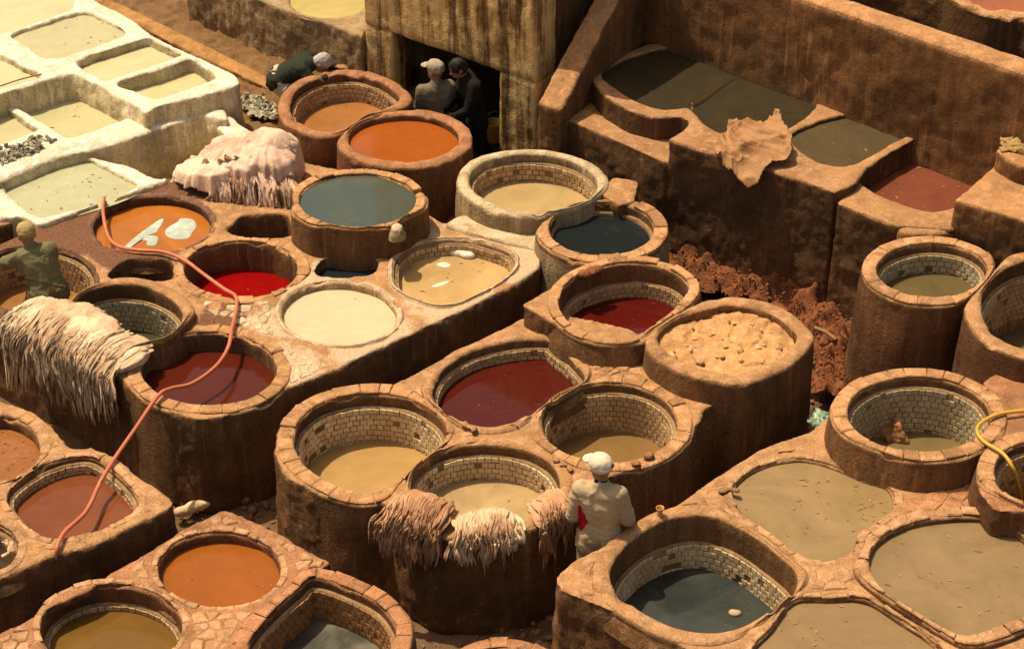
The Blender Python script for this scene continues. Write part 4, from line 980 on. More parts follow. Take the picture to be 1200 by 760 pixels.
rt = pile('smooth heap of pinkish hides with dark stained fringes', P(250, 218, .05), P(345, 228, .05), nb, 0, .34, .50, .20, .20, 'hide_pink', 'hide_pink2', 8, over=.20, nlow=16, nwide=10, wwide=.16, wlow=.06, prof=lambda t: (max(0, math.sin(math.pi*(t*.80+.14))))**.6, corr=.008, core_mat='hide_pink2', start=.15, amp=.01)
ev = np.array(P(345, 228, .05)-P(222, 214, .05)); ev /= np.linalg.norm(ev); nv_ = np.array([-ev[1], ev[0], 0]); m0 = np.array(P(284, 220, .05))
for q, (s, back, a, b, h, dr, fd, ti) in enumerate([(-.30, .14, .42, .30, .24, .03, .03, .30), (.02, .24, .54, .36, .40, .03, .035, .20), (.22, .20, .34, .30, .46, .06, .045, .05), (-.12, .26, .40, .26, .40, .0, .03, .25), (.16, .30, .30, .22, .50, -.05, .04, .1)]):
    drape('hide', m0+ev*s+nv_*back, ev, a, b, h, dr, M['hide_pink'], rt, 80+q, 10, fd, side_bias=lambda c, s2: .8+.7*c, tilt=ti, und=.05, square=2.2)
pile('bundle of tan hide strips draped on the front rim of a tiled vat', P(458, 603, .02), P(524, 620, .02), Vector((-.45, -1, 0)), 5, .16, .26, .50, .05, 'hide_tan', 'hide_tan', 12, over=.12, nlow=34, nwide=15, wwide=.10, wlow=.030, start=.9, drift=-.35)
pile('crumpled pale hides flung over the middle of the vat rim', P(541, 628, .02), P(602, 622, .02), Vector((.05, -1, 0)), 4, .14, .20, .40, .06, 'hide_pale', 'hide_pale', 14, over=.08, nlow=7, nwide=9, wwide=.13, wlow=.04, corr=.012, start=.9, amp=.035)
pile('tan hide strips hanging from the vat rim beside the man in white', P(630, 611, .02), P(664, 591, .02), Vector((.5, -1, 0)), 2, .09, .20, .54, .05, 'hide_tan', 'hide_tan', 17, over=.08, nlow=14, nwide=7, wwide=.10, wlow=.032, start=.9)

# one stiff dry hide over the pool block edge
def stiff_hide():
    px = [(830, 178), (846, 165), (850, 145), (866, 147), (884, 150), (900, 147), (913, 138), (922, 150), (932, 178), (930, 194), (910, 198), (896, 203), (884, 212), (868, 212), (860, 204), (846, 200), (838, 190)]
    px = [(881+(x-881)*.9, 178+(y-178)*.92) for x, y in px]
    z0 = .64; L = ccw(catmull(np.array([P2(x, y, z0) for x, y in px]), 6)); lo, hi = L.min(0), L.max(0); st = .013
    xs = np.arange(lo[0], hi[0], st); ys = np.arange(lo[1], hi[1], st); X, Y = np.meshgrid(xs, ys); Q = np.stack([X.ravel(), Y.ravel()], 1)
    ins = np.array([inside(q, L) for q in Q]); V = np.column_stack([Q, np.zeros(len(Q))])
    a, b = P(850, 184, .62), P(977, 224, .62); ed = np.array([(b-a).x, (b-a).y]); ed /= np.linalg.norm(ed); nn = np.array([ed[1], -ed[0]]); nn = nn if nn[1] < 0 else -nn
    dd = (Q-np.array([a.x, a.y])) @ nn
    wq = V+.25*np.stack([fbm(V, 2.2, 2, 51), fbm(V, 2.2, 2, 52), 0*V[:, 0]], 1)
    zz = z0+.02+.10*(1-np.abs(vnoise(wq*3.1, 5)))**2+.06*(1-np.abs(vnoise(wq*6.5, 9)))**3+.03*(1-np.abs(vnoise(wq*np.array([13, 7, 1]), 4)))**3
    # past the edge the hide bends down
    ov = np.clip(dd-.02, 0, None); zz = zz-.55*ov-.8*ov*ov; V[:, :2] = Q-np.outer(ov*.25, nn)
    V[:, 2] = zz
    nx, ny = len(xs), len(ys); i, j = np.meshgrid(np.arange(nx-1), np.arange(ny-1)); f = (j*nx+i).ravel(); Fq = np.stack([f, f+1, f+1+nx, f+nx], 1); Fq = Fq[ins[Fq].all(1)]
    used = np.unique(Fq); mp = -np.ones(len(V), int); mp[used] = np.arange(len(used)); V = V[used]; Fq = mp[Fq]
    me = fast_mesh('hide', V, Fq); o = tag(obj('stiff_hide', me, M['hide_dry']), 'stiff crumpled orange tan hide drying over the pool block edge', 'hide')
    md = o.modifiers.new('thick', 'SOLIDIFY'); md.thickness = .004; md.offset = 0
stiff_hide()

# ------------------------------------------------------------------ small things
def film(name, px, z, mat, parent, amp=.004, step=.03, thick=.004):
    L = ccw(catmull(np.array([P2(x, y, z) for x, y in px]), 5)); n = len(L); c = L.mean(0); V = []; F = []
    rings = 4
    V.append((c[0], c[1], z+thick*1.5))
    for r in range(1, rings+1):
        for p in L: 
            q = c+(p-c)*r/rings; V.append((q[0], q[1], z+(thick*1.5*(1-(r/rings)**3))+amp*rng.uniform(0, 1)*(r < rings)))
    for a in range(n): F.append((0, 1+a, 1+(a+1) % n))
    for r in range(rings-1):
        o1, o2 = 1+r*n, 1+(r+1)*n
        for a in range(n): F.append((o1+a, o2+a, o2+(a+1) % n, o1+(a+1) % n))
    return obj(name, mesh_from(name, V, F), mat, parent)
M['foam'] = plain('white_foam', (.46, .52, .45), .4, .35, 14)
M['wet_hide'] = plain('wet_white_hide', (.80, .72, .55), .5, .15, 14)
zc1 = VATS['C1']['z']-VATS['C1']['depth']+.002
tag(film('foam_patch', [(146, 289), (163, 274), (180, 262), (190, 256), (191, 259), (186, 268), (180, 274), (165, 278), (184, 277), (182, 287), (172, 287), (172, 282), (158, 282), (152, 291)], zc1, M['foam'], None), 'angular white foam patch floating on orange dye', 'foam')
tag(film('foam_patch', [(195, 268), (208, 260), (212, 256), (226, 257), (230, 265), (226, 271), (220, 279), (205, 280), (195, 276)], zc1, M['foam'], None), 'rounded bluish white foam patch floating on orange dye', 'foam')
zc7 = VATS['C7']['z']-VATS['C7']['depth']
h = tag(mound('floating_hide', [(P(538, 296, zc7+.02), .13, .045, .04, -.25), (P(548, 299, zc7+.02), .08, .05, .04, -.2), (P(531, 293, zc7+.015), .05, .05, .03, 0)], .012, M['wet_hide'], None, .010, 4), 'white wet hide floating in the sandy basin', 'hide')
tag(film('hide_scrap', [(512, 309), (520, 307), (528, 310), (524, 313), (515, 312)], zc7+.002, M['wet_hide'], None), 'small pale scrap afloat near the white wet hide', 'scrap')
tag(film('hide_scrap', [(506, 335), (516, 331), (526, 329), (522, 333), (512, 336)], zc7+.002, M['wet_hide'], None), 'thin pale sliver afloat in the sandy basin', 'scrap')
zi4 = VATS['I4']['z']-VATS['I4']['depth']
tag(mound('floating_stone', [(P(862, 718, zi4+.01), .055, .04, .03, .2), (P(859, 717, zi4+.01), .04, .035, .03, 0)], .009, plain('pinkish_stone', (.52, .36, .24), .8, .2), None, .006, 8), 'round pinkish stone showing above the slate blue liquid', 'stone')
zi1 = VATS['I1']['z']-VATS['I1']['depth']
tag(mound('sodden_hide', [(P(1050, 505, zi1+.06), .07, .09, .15, .4), (P(1040, 510, zi1+.02), .09, .10, .08, .2), (P(1056, 512, zi1+.03), .08, .08, .10, 0), (P(1030, 508, zi1), .10, .08, .04, 0)], .012, hidemat('sodden_brown_hide', (.36, .17, .07), (.26, .12, .05), (.08, .035, .018)), None, .03, 5), 'sodden rust brown hide slumped in the raised tiled vat', 'hide')

# glass of tea on the rim
def lathe(name, prof, mat, parent, loc, n=20):
    V, F = [], []
    for r, z in prof:
        V += [(loc.x+r*math.cos(a), loc.y+r*math.sin(a), loc.z+z) for a in np.linspace(0, 2*math.pi, n, endpoint=False)]
    for i in range(len(prof)-1):
        for q in range(n): F.append((i*n+q, i*n+(q+1) % n, (i+1)*n+(q+1) % n, (i+1)*n+q))
    return obj(name, mesh_from(name, V, F), mat, parent)
cl = P(773, 604, .016)
ct = thing('tea_glass', 'small orange brown tea glass standing on the clay rim', 'glass', cl)
lathe('cup', [(0, 0), (.022, 0), (.026, .01), (.021, .03), (.030, .07), (.034, .085), (.031, .085), (.027, .065), (.018, .03), (0, .02)], plain('amber_glass', (.60, .30, .10), .25, .1, 20, bump=.02, spec=.6), ct, cl)
lathe('tea', [(0, .055), (.0245, .055)], plain('tea', (.32, .10, .015), .1, .1, bump=.0), ct, cl)

# clay fill of the tub: cracked lumps
v = VATS['D6']; L = v['L']; zl = v['z']-v['depth']; lo, hi = L.min(0), L.max(0); st = .02
xs = np.arange(lo[0], hi[0], st); ys = np.arange(lo[1], hi[1], st); X, Y = np.meshgrid(xs, ys); Q = np.stack([X.ravel(), Y.ravel()], 1)
ins = np.array([inside(q, offset(L, .02)) for q in Q]); V = np.column_stack([Q, np.zeros(len(Q))])
V[:, 2] = zl+.02+.02*fbm(V, 2.2, 3, 4)+.022*np.clip(np.abs(fbm(V, 5.5, 3, 14)), 0, .5)+.012*fbm(V, 14, 2, 8)-.03*np.clip(.12-np.abs(fbm(V, 2.8, 2, 77)), 0, 1)/.12
nx, ny = len(xs), len(ys); i, j = np.meshgrid(np.arange(nx-1), np.arange(ny-1)); f = (j*nx+i).ravel(); Fq = np.stack([f, f+1, f+1+nx, f+nx], 1); Fq = Fq[ins[Fq].all(1)]
used = np.unique(Fq); mp = -np.ones(len(V), int); mp[used] = np.arange(len(used))
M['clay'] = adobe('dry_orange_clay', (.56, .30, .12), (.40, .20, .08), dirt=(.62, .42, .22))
bpy.data.objects.remove(v['lo']); obj('clay_fill', fast_mesh('clay_fill', V[used], mp[Fq]), M['clay'], v['root'])
M['clod'] = plain('pale_clod', (.58, .35, .17), .95, .25, 20, rnd=.35); 
for q in range(46):
    x, y = rng.uniform(785, 918), rng.uniform(368, 428); p = P(x, y, zl+.02)
    if not inside((p.x, p.y), offset(L, -.05)): continue
    s = rng.uniform(.008, .034)*(1.3 if y > 400 else .8)
    bm = bmesh.new(); bmesh.ops.create_icosphere(bm, subdivisions=1, radius=s)
    for vv in bm.verts: vv.co *= rng.uniform(.7, 1.25); vv.co.z *= .65
    me = bpy.data.meshes.new('clod'); bm.to_mesh(me); bm.free(); o = obj('clod', me, M['clod'], v['root']); o.location = Vector((p.x, p.y, zl+.035)); o.rotation_euler.z = rng.uniform(0, 6)

# broken bits of rim
def fragment(label, spots, z, s, mat, seed):
    bl = []
    r = random.Random(seed)
    for x, y in spots: bl.append((P(x, y, z+s*.35), s*r.uniform(.7, 1.4), s*r.uniform(.5, .9), s*r.uniform(.4, .7), r.uniform(0, 3)))
    tag(mound('clay_fragment', bl, .009, M[mat], None, s*.35, seed, 1), label, 'clay fragment', 'broken bits of rim')
fragment('broken rim lumps at the front lip of the wide dark red vat', [(545, 498), (552, 501), (556, 504)], .015, .05, 'adobe', 3)
fragment('crumbled lump between the dark red vat and ochre vat rims', [(600, 497), (606, 499)], .015, .035, 'adobe', 4)
fragment('reddish broken brick on the raised slab of blood red vat', [(685, 321), (692, 318), (698, 316)], .23, .055, 'redearth', 5)
fragment('dark leather scrap on the rim beside the olive pool', [(849, 574), (856, 572), (862, 574)], .01, .045, 'adobe_dark', 6)
fragment('loose stones on the rim behind the man in the cap', [(660, 545), (668, 549), (652, 540)], .01, .04, 'adobe_red', 7)
fragment('crumbled plaster on the rim of the murky brown vat', [(745, 543), (760, 535)], .015, .045, 'adobe_red', 8)

# floating scraps in the pools
M['scrap'] = plain('leather_scrap', (.34, .19, .08), .8, .3, 20)
def scraps(key, boxpx, n, seed, s0=.008, s1=.035):
    r = random.Random(seed); v = VATS[key]; z = v['z']-v['depth']+.003; V, F = [], []
    for q in range(n*4):
        if len(F) >= n: break
        p = P(r.uniform(boxpx[0], boxpx[2]), r.uniform(boxpx[1], boxpx[3]), z)
        if not inside((p.x, p.y), offset(v['L'], -.03)): continue
        a, s = r.uniform(0, 6.28), r.uniform(s0, s1); b = len(V); w = r.uniform(.12, .5)
        V += [(p.x+s*math.cos(a), p.y+s*math.sin(a), z), (p.x-s*w*math.sin(a), p.y+s*w*math.cos(a), z+.004), (p.x-s*math.cos(a), p.y-s*math.sin(a), z), (p.x+s*w*math.sin(a), p.y-s*w*math.cos(a), z+.003)]; F.append((b, b+1, b+2, b+3))
    tag(obj('floating_scraps', mesh_from('scraps', V, F, False), M['scrap'], v['root']), kind='stuff')
scraps('I2', (870, 545, 1045, 640), 34, 1); scraps('I2', (1000, 570, 1045, 610), 22, 2)
scraps('I3', (1030, 610, 1230, 730), 30, 3); scraps('I5', (900, 705, 1080, 760), 18, 4); scraps('G3', (940, 135, 1060, 190), 10, 5); scraps('B1', (20, 195, 150, 245), 20, 6); scraps('P2', (30, 20, 140, 60), 14, 7); scraps('K2', (0, 500, 40, 550), 25, 8); scraps('D2', (515, 410, 680, 490), 16, 9, .005, .014); scraps('D3', (500, 540, 640, 610), 10, 10, .005, .02); scraps('C7', (470, 300, 590, 345), 14, 11); scraps('G4', (1010, 170, 1150, 240), 24, 12); scraps('J1', (190, 630, 325, 700), 9, 13, .006, .022); scraps('C6', (340, 340, 460, 395), 8, 14, .004, .012); scraps('T1', (350, 110, 450, 150), 8, 15, .006, .02); scraps('P6', (60, 120, 150, 155), 10, 16)

# the low step of the teal tub's spout
s = masonry('spout_stone', 'small upright stone at the lip of the teal tub', [(458, 264), (465, 259), (473, 263), (469, 269), (460, 269)], .37, 'pale', zb=.2, vox=.015, it=3, cat='stone')
M['rag'] = plain('grey_rag', (.22, .21, .17), .9, .5, 18, rnd=.4)
def rags(label, px, z, n, mat, seed, s0=.05, s1=.14, cat='scrap heap', name='scrap_heap'):
    r = random.Random(seed); root = thing(name, label, cat, P(px[0][0], px[0][1], z)); L = ccw(np.array([P2(x, y, z) for x, y in px])); lo, hi = L.min(0), L.max(0)
    V, F = [], []
    bm0 = None
    c = 0
    for q in range(n*5):
        p = (r.uniform(lo[0], hi[0]), r.uniform(lo[1], hi[1]))
        if not inside(p, L): continue
        s = r.uniform(s0, s1); a = r.uniform(0, 6.28); d = np.array([math.cos(a), math.sin(a), r.uniform(-.2, .2)]); sd = np.array([-math.sin(a), math.cos(a), r.uniform(-.4, .4)])
        o = np.array([p[0], p[1], z+r.uniform(.006, .02)])
        ribbon('scrap', [o-d*s, o-d*s*.3+[0, 0, r.uniform(0, .02)], o+d*s*.4+[0, 0, r.uniform(-.005, .02)], o+d*s-[0, 0, .01]], s*r.uniform(.5, 1.1), mat, root, seed*50+c, .012, side=sd, ncross=5, taper=.7); c += 1
        if c >= n: break
    return root
M['rag2'] = plain('mixed_rag', (.38, .35, .25), .9, .45, 12, rnd=.5)
rags('heap of dark grey scraps on the whitewashed ridge', [(-14, 180), (15, 168), (50, 160), (64, 166), (40, 180), (-14, 200)], .15, 120, M['rag2'], 5, .02, .05)
rags('heap of dark and pale rags beside the reddish clay tub', [(286, 112), (310, 116), (330, 130), (326, 142), (300, 138), (284, 124)], -.20, 120, M['rag2'], 6, .025, .08)
rags('twists of white rag on the rim of the dark vat', [(6, 640), (22, 632), (26, 642), (10, 652)], .02, 4, M['hide_pale'], 7, .03, .07)
rags('white and green plastic bag in the trench by the raised vat', [(952, 492), (966, 482), (972, 492), (960, 502)], -.30, 14, plain('plastic_bag', (.30, .42, .30), .4, .5, 10, rnd=.5), 9, .05, .10, cat='bag', name='plastic_bag')
tag(mound('rolled_hide', [(P(216, 598, -.9), .10, .05, .05, .25), (P(230, 592, -.9), .12, .055, .05, .3), (P(243, 588, -.9), .08, .05, .045, .3)], .014, M['hide_pale'], None, .012, 3), 'pale rolled hide lying in the trench by the paved block', 'hide')
M['stick'] = plain('dry_stick', (.30, .17, .07), .9, .3, 30)
def stick(a, b, r, label, bow=.02):
    a, b = np.array(a), np.array(b); m = (a+b)/2+np.array([0, 0, bow]); o = tube('stick', [a, m, b], r, M['stick'], label, 6); o['category'] = 'stick'
stick(P(0, 101, .37), P(49, 87, .38), .008, 'thin stick lying along the edge of a white lime pool', .01)
stick(P(955, 384, -.5), P(980, 398, -.5), .02, 'grey stick lying in the red earth trench')
M['straw'] = plain('straw', (.40, .26, .10), .9, .3, 30)
st_root = rags('tuft of dry straw on the upper clay step', [(1170, 172), (1200, 155), (1215, 165), (1190, 185)], 1.0, 20, M['straw'], 12, .03, .10, cat='straw', name='straw_tuft')
# yellow bucket in the passage
M['bucket'] = plain('yellow_plastic', (.62, .42, .05), .4, .1, 10, bump=.02)
bl = P(580, 190, GROUND); bl = bl+Vector((0, 0, 0))
bz = P(580, 164, -.55)
bk = thing('yellow_bucket', 'yellow plastic bucket hanging in the dark passage', 'bucket', bz)
lathe('bucket_body', [(0, 0), (.08, 0), (.105, .22), (.112, .23), (.100, .23), (.078, .02), (0, .02)], M['bucket'], bk, bz)
hd = [(bz.x+.105*math.cos(a), bz.y, bz.z+.23+.13*math.sin(a)) for a in np.linspace(0, math.pi, 9)]
o = tube('handle', hd, .006, M['rag'], None, 6); o.parent = bk; o.matrix_parent_inverse = Matrix.Translation(-bk.location)
for kx in ('label', 'category'):
    if kx in o: del o[kx]
# orange kerb along the walkway
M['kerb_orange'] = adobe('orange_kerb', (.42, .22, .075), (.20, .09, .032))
masonry('walkway_kerb', 'low orange lit kerb along the walkway behind the white terrace', [(110, 0), (125, -4), (200, 32), (270, 66), (352, 108), (348, 120), (262, 78), (190, 44)], -.17, 'kerb_orange', zb=-.6, it=3, cat='kerb')

zg = VATS['G1']['z']-VATS['G1']['depth']
M['wet_clay'] = plain('wet_dark_clay', (.055, .036, .018), .25, .3, 12, spec=.5)
dv = tube('sunken_divider', [tuple(P(x, y, zg-.024+dz)) for x, y, dz in ((810, 126, .01), (820, 121, .004), (833, 113, -.004), (846, 104, -.008), (858, 97, -.012), (874, 92, -.022))], .05, M['wet_clay'], 'low half sunken clay divider in the dark double pool', 12)
dv['category'] = 'divider'

# ------------------------------------------------------------------ people
def hull_segments(segs):
    """segs: (a, b, ra, rb) round cones or ('e', centre, radii, rotation) ellipsoids -> one overlapping mesh"""
    bm0 = bmesh.new(); bmesh.ops.create_icosphere(bm0, subdivisions=2, radius=1.0); S = np.array([v.co[:] for v in bm0.verts]); SF = [tuple(v.index for v in f.verts) for f in bm0.faces]; bm0.free()
    V, F = [], []
    for s in segs:
        if isinstance(s[0], str):
            _, c, rad, rot = s; pts = (S*np.array(rad)) @ np.array(rot).T+np.array(c); b = len(V); V += [tuple(p) for p in pts]; F += [tuple(i+b for i in f) for f in SF]; continue
        a, b_, ra, rb = s; pts = np.vstack([S*ra+np.array(a), S*rb+np.array(b_)])
        bm = bmesh.new(); vs = [bm.verts.new(p) for p in pts]; r = bmesh.ops.convex_hull(bm, input=vs)
        bmesh.ops.delete(bm, geom=[v for v in bm.verts if not v.link_faces], context='VERTS'); bm.verts.index_update()
        base = len(V); V += [tuple(v.co) for v in bm.verts]; F += [tuple(v.index+base for v in f.verts) for f in bm.faces]; bm.free()
    return mesh_from('seg', V, F, False)

def blobby(name, segs, vox, mat, parent, it=3, wr=0.0, seed=1, cut=None, mats=None, fmat=None):
    V, Fq = voxel(hull_segments(segs), vox); V = relax(V, Fq, it)
    if wr:
        N = vnormals(V, Fq); rid = (1-np.abs(vnoise(V*np.array([11, 11, 6])+vnoise(V*4, seed+2)[:, None]*1.2, seed+4)))**4; rid2 = (1-np.abs(vnoise(V*np.array([7, 7, 17])+vnoise(V*5, seed+9)[:, None], seed+7)))**5
        V = V+N*(wr*.6*fbm(V, 6, 2, seed)+wr*1.5*rid+wr*1.1*rid2)[:, None]
    if cut is not None:
        kp = cut(V); keep = kp[Fq].all(1); Fq = Fq[keep]; used = np.unique(Fq); mp = -np.ones(len(V), int); mp[used] = np.arange(len(used)); V = V[used]; Fq = mp[Fq]
    me = fast_mesh(name, V, Fq)
    if mats:
        for m in mats: me.materials.append(m)
        idx = fmat(V[Fq].mean(1)).astype(np.int32); me.polygons.foreach_set('material_index', idx)
        return link(name, me, parent)
    return obj(name, me, mat, parent)

M['skin'] = plain('tanned_skin', (.30, .15, .085), .55, .12, 20, bump=.1)
M['hair_grey'] = plain('grey_hair', (.46, .43, .38), .8, .4, 60, bump=.6)
M['hair_black'] = plain('black_hair', (.015, .012, .010), .6, .3, 60, bump=.5)
def cloth(name, col, var=.14): return plain(name, col, .9, var, 16, bump=.45, spec=.15, dist=.015)

def person(label, base, heading, J, garments, cap=None, hair=None, group=None, slim=.84, size=1.0):
    """J: joints in the person's own frame (x right, y forward, z up), base: world point under the hips"""
    J = {q: ((v[0]*size*(slim if q not in ('head', 'neck') else 1), v[1]*size, v[2]*size) if isinstance(v, tuple) else v) for q, v in J.items()}
    ch, sh = math.cos(heading), math.sin(heading)
    Rz = np.array([[ch, -sh, 0], [sh, ch, 0], [0, 0, 1]])
    W = {q: Rz @ np.array(v)+np.array(base) for q, v in J.items() if q not in ('face', 'nod')}
    root = thing('person', label, 'person', Vector(base), group)
    hd = J.get('face', 0.0); Rh = Rz @ np.array([[math.cos(hd), -math.sin(hd), 0], [math.sin(hd), math.cos(hd), 0], [0, 0, 1]])
    tl = J.get('nod', 0.0)
    Rn = Rh @ np.array([[1, 0, 0], [0, math.cos(tl), math.sin(tl)], [0, -math.sin(tl), math.cos(tl)]])
    def H(x, y, z): return W['head']+Rn @ np.array([x, y, z])
    body = [('e', H(0, 0, .01), (.074, .094, .108), Rn), ('e', H(0, .02, -.055), (.054, .066, .062), Rn), ('e', H(0, .095, -.012), (.014, .020, .022), Rn),
            ('e', H(.076, -.005, -.01), (.012, .022, .032), Rn), ('e', H(-.076, -.005, -.01), (.012, .022, .032), Rn), ('e', H(0, .088, -.058), (.024, .010, .009), Rn),
            (W['neck'], H(0, -.015, -.06), .056, .05)]
    lat = Rz @ np.array([slim, 0, 0.])
    tor = []
    for s in (-1, 1):
        tor += [(W['pelvis']+lat*s*.075, W['belly']+lat*s*.058, .092, .088), (W['belly']+lat*s*.058, W['chest']+lat*s*.08, .088, .096), (W['chest']+lat*s*.08, W['sh'+('R' if s > 0 else 'L')], .092, .052), (W['chest']+lat*s*.03, W['neck'], .09, .052)]
    tor += [(W['pelvis'], W['belly'], .094, .090), (W['belly'], W['chest'], .090, .10), (W['chest'], W['neck'], .094, .052), (W['shL']*.8+W['chest']*.2, W['shR']*.8+W['chest']*.2, .07, .07)]
    arms_u, arms_f, legs = [], [], []
    for s in 'LR':
        arms_u.append((W['sh'+s], W['el'+s], .050, .038)); arms_f.append((W['el'+s], W['wr'+s], .038, .027))
        legs += [(W['hip'+s], W['kn'+s], .088, .060), (W['kn'+s], W['an'+s], .058, .040)]
    feet = [(W['an'+s]+[0, 0, -.03], W['to'+s], .038, .030) for s in 'LR']
    hands = []
    for s in 'LR':
        d = W['wr'+s]-W['el'+s]; d = d/np.linalg.norm(d); sd = np.cross(d, [0, 0, 1.]); sd = sd/(np.linalg.norm(sd)+1e-6); upv = np.cross(sd, d)
        o = W['wr'+s]
        for q, ln in ((-1.5, .062), (-.5, .074), (.5, .078), (1.5, .068)):
            kb = o+d*.085+sd*q*.020; k2 = kb+d*ln*.55-upv*.012; k3 = k2+d*ln*.4-upv*.03
            hands += [(o+d*.02+sd*q*.014, kb, .016, .012), (kb, k2, .0105, .0095), (k2, k3, .0095, .008)]
        tb = o+d*.03; sg = 1 if s == 'L' else -1
        hands += [(tb+sd*sg*.02, tb+sd*sg*.045+d*.035, .014, .011), (tb+sd*sg*.045+d*.035, tb+sd*sg*.05+d*.068-upv*.012, .011, .009)]
    blobby('body', body+tor+arms_u+arms_f+legs+feet+hands, .011, M['skin'], root, 2)
    def inf(segs, d): return [(a, b, ra+d, rb+d) for a, b, ra, rb in segs]
    for g in garments:
        if g['kind'] == 'shirt':
            segs = inf(tor, g.get('ease', .018))
            fl = np.array([0, 0, 1.]); 
            for s in (-1, 1): segs.append((W['pelvis']+lat*s*.08, W['pelvis']+lat*s*.08+(W['pelvis']-W['belly'])*g.get('hem', .35), .12, .125))
            ua = [(a, a+(b-a)*g.get('usleeve', 1.0), ra, rb) for a, b, ra, rb in arms_u]; segs += inf(ua, .020)
            if g.get('long'): segs += [(a, a+(b-a)*g['long'], ra+.018, rb+.018) for a, b, ra, rb in arms_f]
            nk = W['neck']; 
            o = blobby(g.get('name', 'shirt'), segs, .011, g['mat'], root, 7, .006, 3, mats=g.get('mats'), fmat=(lambda C: g['fmat']((C-np.array(base)) @ Rz)) if g.get('mats') else None)
            if g.get('collar'):
                blobby('collar', [(W['neck']+[0, 0, -.012], W['neck']+(H(0, -.015, -.06)-W['neck'])*.25, .068, .062)], .009, g['collar'], root, 2)
        else:
            segs = inf(legs, .020)+[(W['pelvis']-lat*.075, W['pelvis']+lat*.075, .118, .118)]
            if g.get('short'): segs = [(a, b, ra+.03, rb+.03) for i, (a, b, ra, rb) in enumerate(legs) if i % 2 == 0]+segs[-1:]
            blobby(g.get('name', 'trousers'), segs, .012, g['mat'], root, 3, .008, 7)
    if hair: blobby('hair', [('e', H(0, -.012, .032), (.080, .096, .094), Rn), ('e', H(0, -.03, -.01), (.076, .08, .07), Rn)], .008, hair, root, 2, .004, 9)
    if cap:
        blobby('cap', [('e', H(0, -.008, .058), (.089, .106, .078), Rn), ('e', H(0, -.02, .030), (.088, .098, .055), Rn)]+([('e', H(0, .115, .045), (.068, .062, .011), Rn)] if cap.get('brim', 1) else []), .0075, cap['mat'], root, 2, .003, 5)
        if cap.get('patch'):
            p = blobby('cap_opening', [('e', H(0.03, -.107, .052), (.026, .012, .020), Rn)], .006, cap['patch'], root, 2)
    return root

def stand(**kw):
    J = dict(pelvis=(0, 0, .93), belly=(0, .01, 1.08), chest=(0, 0, 1.27), neck=(0, -.005, 1.44), head=(0, .03, 1.575), shL=(-.185, -.01, 1.385), shR=(.185, -.01, 1.385),
             elL=(-.25, .02, 1.10), elR=(.25, .02, 1.10), wrL=(-.22, .22, 1.02), wrR=(.22, .22, 1.02), hipL=(-.09, 0, .88), hipR=(.09, 0, .88), knL=(-.10, .02, .48), knR=(.10, .02, .48),
             anL=(-.10, -.02, .09), anR=(.10, -.02, .09), toL=(-.11, .15, .03), toR=(.11, .15, .03))
    J.update(kw); return J

# man in white with his back turned, in the trench
cream = cloth('cream_shirt', (.47, .36, .22), .16); redp = cloth('red_panel', (.42, .012, .014), .08)
b = P(705, 541, .66); b.z = GROUND
person('man in a cream and red shirt and white cap standing in the trench', b, R(-14),
       stand(face=R(55), nod=.12, elL=(-.262, -.01, 1.09), wrL=(-.20, .20, .98), elR=(.268, .03, 1.10), wrR=(.20, .24, 1.04), head=(-.015, .03, 1.575)),
       [dict(kind='trousers', mat=cloth('khaki_trousers', (.36, .27, .155), .15)),
        dict(kind='shirt', mat=cream, long=.9, hem=.55, ease=.016, collar=cloth('dark_collar', (.03, .025, .03)), mats=[cream, redp],
             fmat=lambda C: ((-C[:, 0] > .075+.10*np.abs(C[:, 2]-1.12)/.13*.6) & (C[:, 0] > -.165) & (C[:, 2] > 1.00) & (C[:, 2] < 1.26) & (C[:, 1] < .06)).astype(int))],
       cap=dict(mat=cloth('white_cap', (.66, .58, .44), .06), patch=cloth('dark_green_patch', (.05, .06, .03))), hair=None, group=None)
# kneeling worker in the vat
green = cloth('olive_green_shirt', (.17, .155, .075), .18)
b = P(56, 340, 0); b.z = -.52
person('worker in an olive green shirt and tan head cloth leaning inside the brown vat', b, R(28),
       stand(pelvis=(.02, 0, .55), belly=(0, .05, .69), chest=(-.03, .12, .85), neck=(-.06, .18, .99), head=(-.075, .225, 1.115), nod=.30, shL=(-.22, .15, .93), shR=(.13, .13, .95),
             elL=(-.42, .30, .82), wrL=(-.62, .44, .80), elR=(.22, .30, .74), wrR=(.12, .48, .64), hipL=(-.10, .02, .50), hipR=(.11, .02, .50), knL=(-.14, .34, .20), knR=(.15, .32, .20), anL=(-.12, .02, .08), anR=(.13, .02, .08), toL=(-.13, .18, .03), toR=(.14, .18, .03)),
       [dict(kind='trousers', short=True, name='shorts', mat=cloth('brown_shorts', (.17, .10, .045), .4)), dict(kind='shirt', mat=green, usleeve=.75, hem=.15)],
       cap=dict(mat=cloth('tan_head_cloth', (.40, .29, .12), .25), brim=1), size=.93)
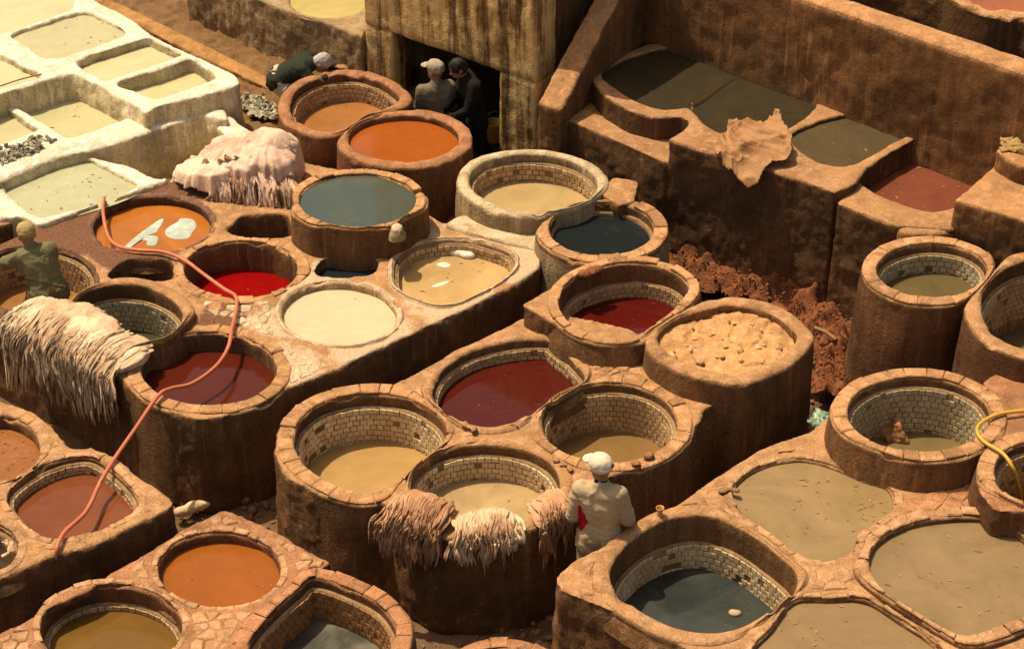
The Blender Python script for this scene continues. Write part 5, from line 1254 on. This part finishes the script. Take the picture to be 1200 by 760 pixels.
# man bending over the reddish tub
b = P(330, 131, -.28); b.z = -.36
person('grey haired man in a dark jacket bending over the reddish clay tub', b, R(-98),
       stand(pelvis=(0, 0, .50), belly=(0, .12, .59), chest=(0, .28, .67), neck=(0, .40, .71), head=(0, .50, .72), nod=.9, shL=(-.18, .31, .70), shR=(.18, .31, .70), elL=(-.24, .46, .58), wrL=(-.17, .62, .62), elR=(.24, .44, .56), wrR=(.17, .58, .62),
             hipL=(-.09, .02, .46), hipR=(.09, .02, .46), knL=(-.13, .24, .36), knR=(.13, .22, .36), anL=(-.11, .02, .09), anR=(.11, .02, .09), toL=(-.12, .18, .03), toR=(.12, .18, .03)),
       [dict(kind='trousers', mat=cloth('off_white_trousers', (.55, .49, .36), .15)), dict(kind='shirt', name='jacket', mat=cloth('dark_green_jacket', (.030, .034, .024), .2), long=.9, hem=.1)], hair=M['hair_grey'])
# two men in front of the passage
b = P(510, 80, .60); b.y += .12; b.z = GROUND-.08
person('man in a grey shirt and pale cap seen from behind by the passage', b, R(18),
       stand(face=R(40), elL=(-.24, .04, 1.12), wrL=(-.15, .24, 1.05), elR=(.24, .04, 1.12), wrR=(.15, .24, 1.05)),
       [dict(kind='trousers', mat=cloth('grey_trousers', (.12, .10, .07))), dict(kind='shirt', mat=cloth('grey_shirt', (.19, .16, .105), .15), long=.8)], cap=dict(mat=cloth('pale_cap', (.40, .33, .23), .25)))
b = P(556, 82, .60); b.y += .12; b.z = GROUND+.06
person('man in black clothes stooping in front of the dark passage', b, R(110),
       stand(chest=(0, .06, 1.26), neck=(0, .12, 1.42), head=(0, .19, 1.53), nod=.5, shL=(-.185, .05, 1.37), shR=(.185, .05, 1.37), elL=(-.23, .14, 1.10), wrL=(-.12, .34, 1.0), elR=(.23, .14, 1.10), wrR=(.12, .34, 1.0), knR=(.16, -.10, .50), anR=(.16, -.30, .10), toR=(.17, -.14, .03)),
       [dict(kind='trousers', mat=cloth('black_trousers', (.012, .010, .009))), dict(kind='shirt', name='jacket', mat=cloth('black_jacket', (.014, .011, .010)), long=.9)], hair=M['hair_black'])
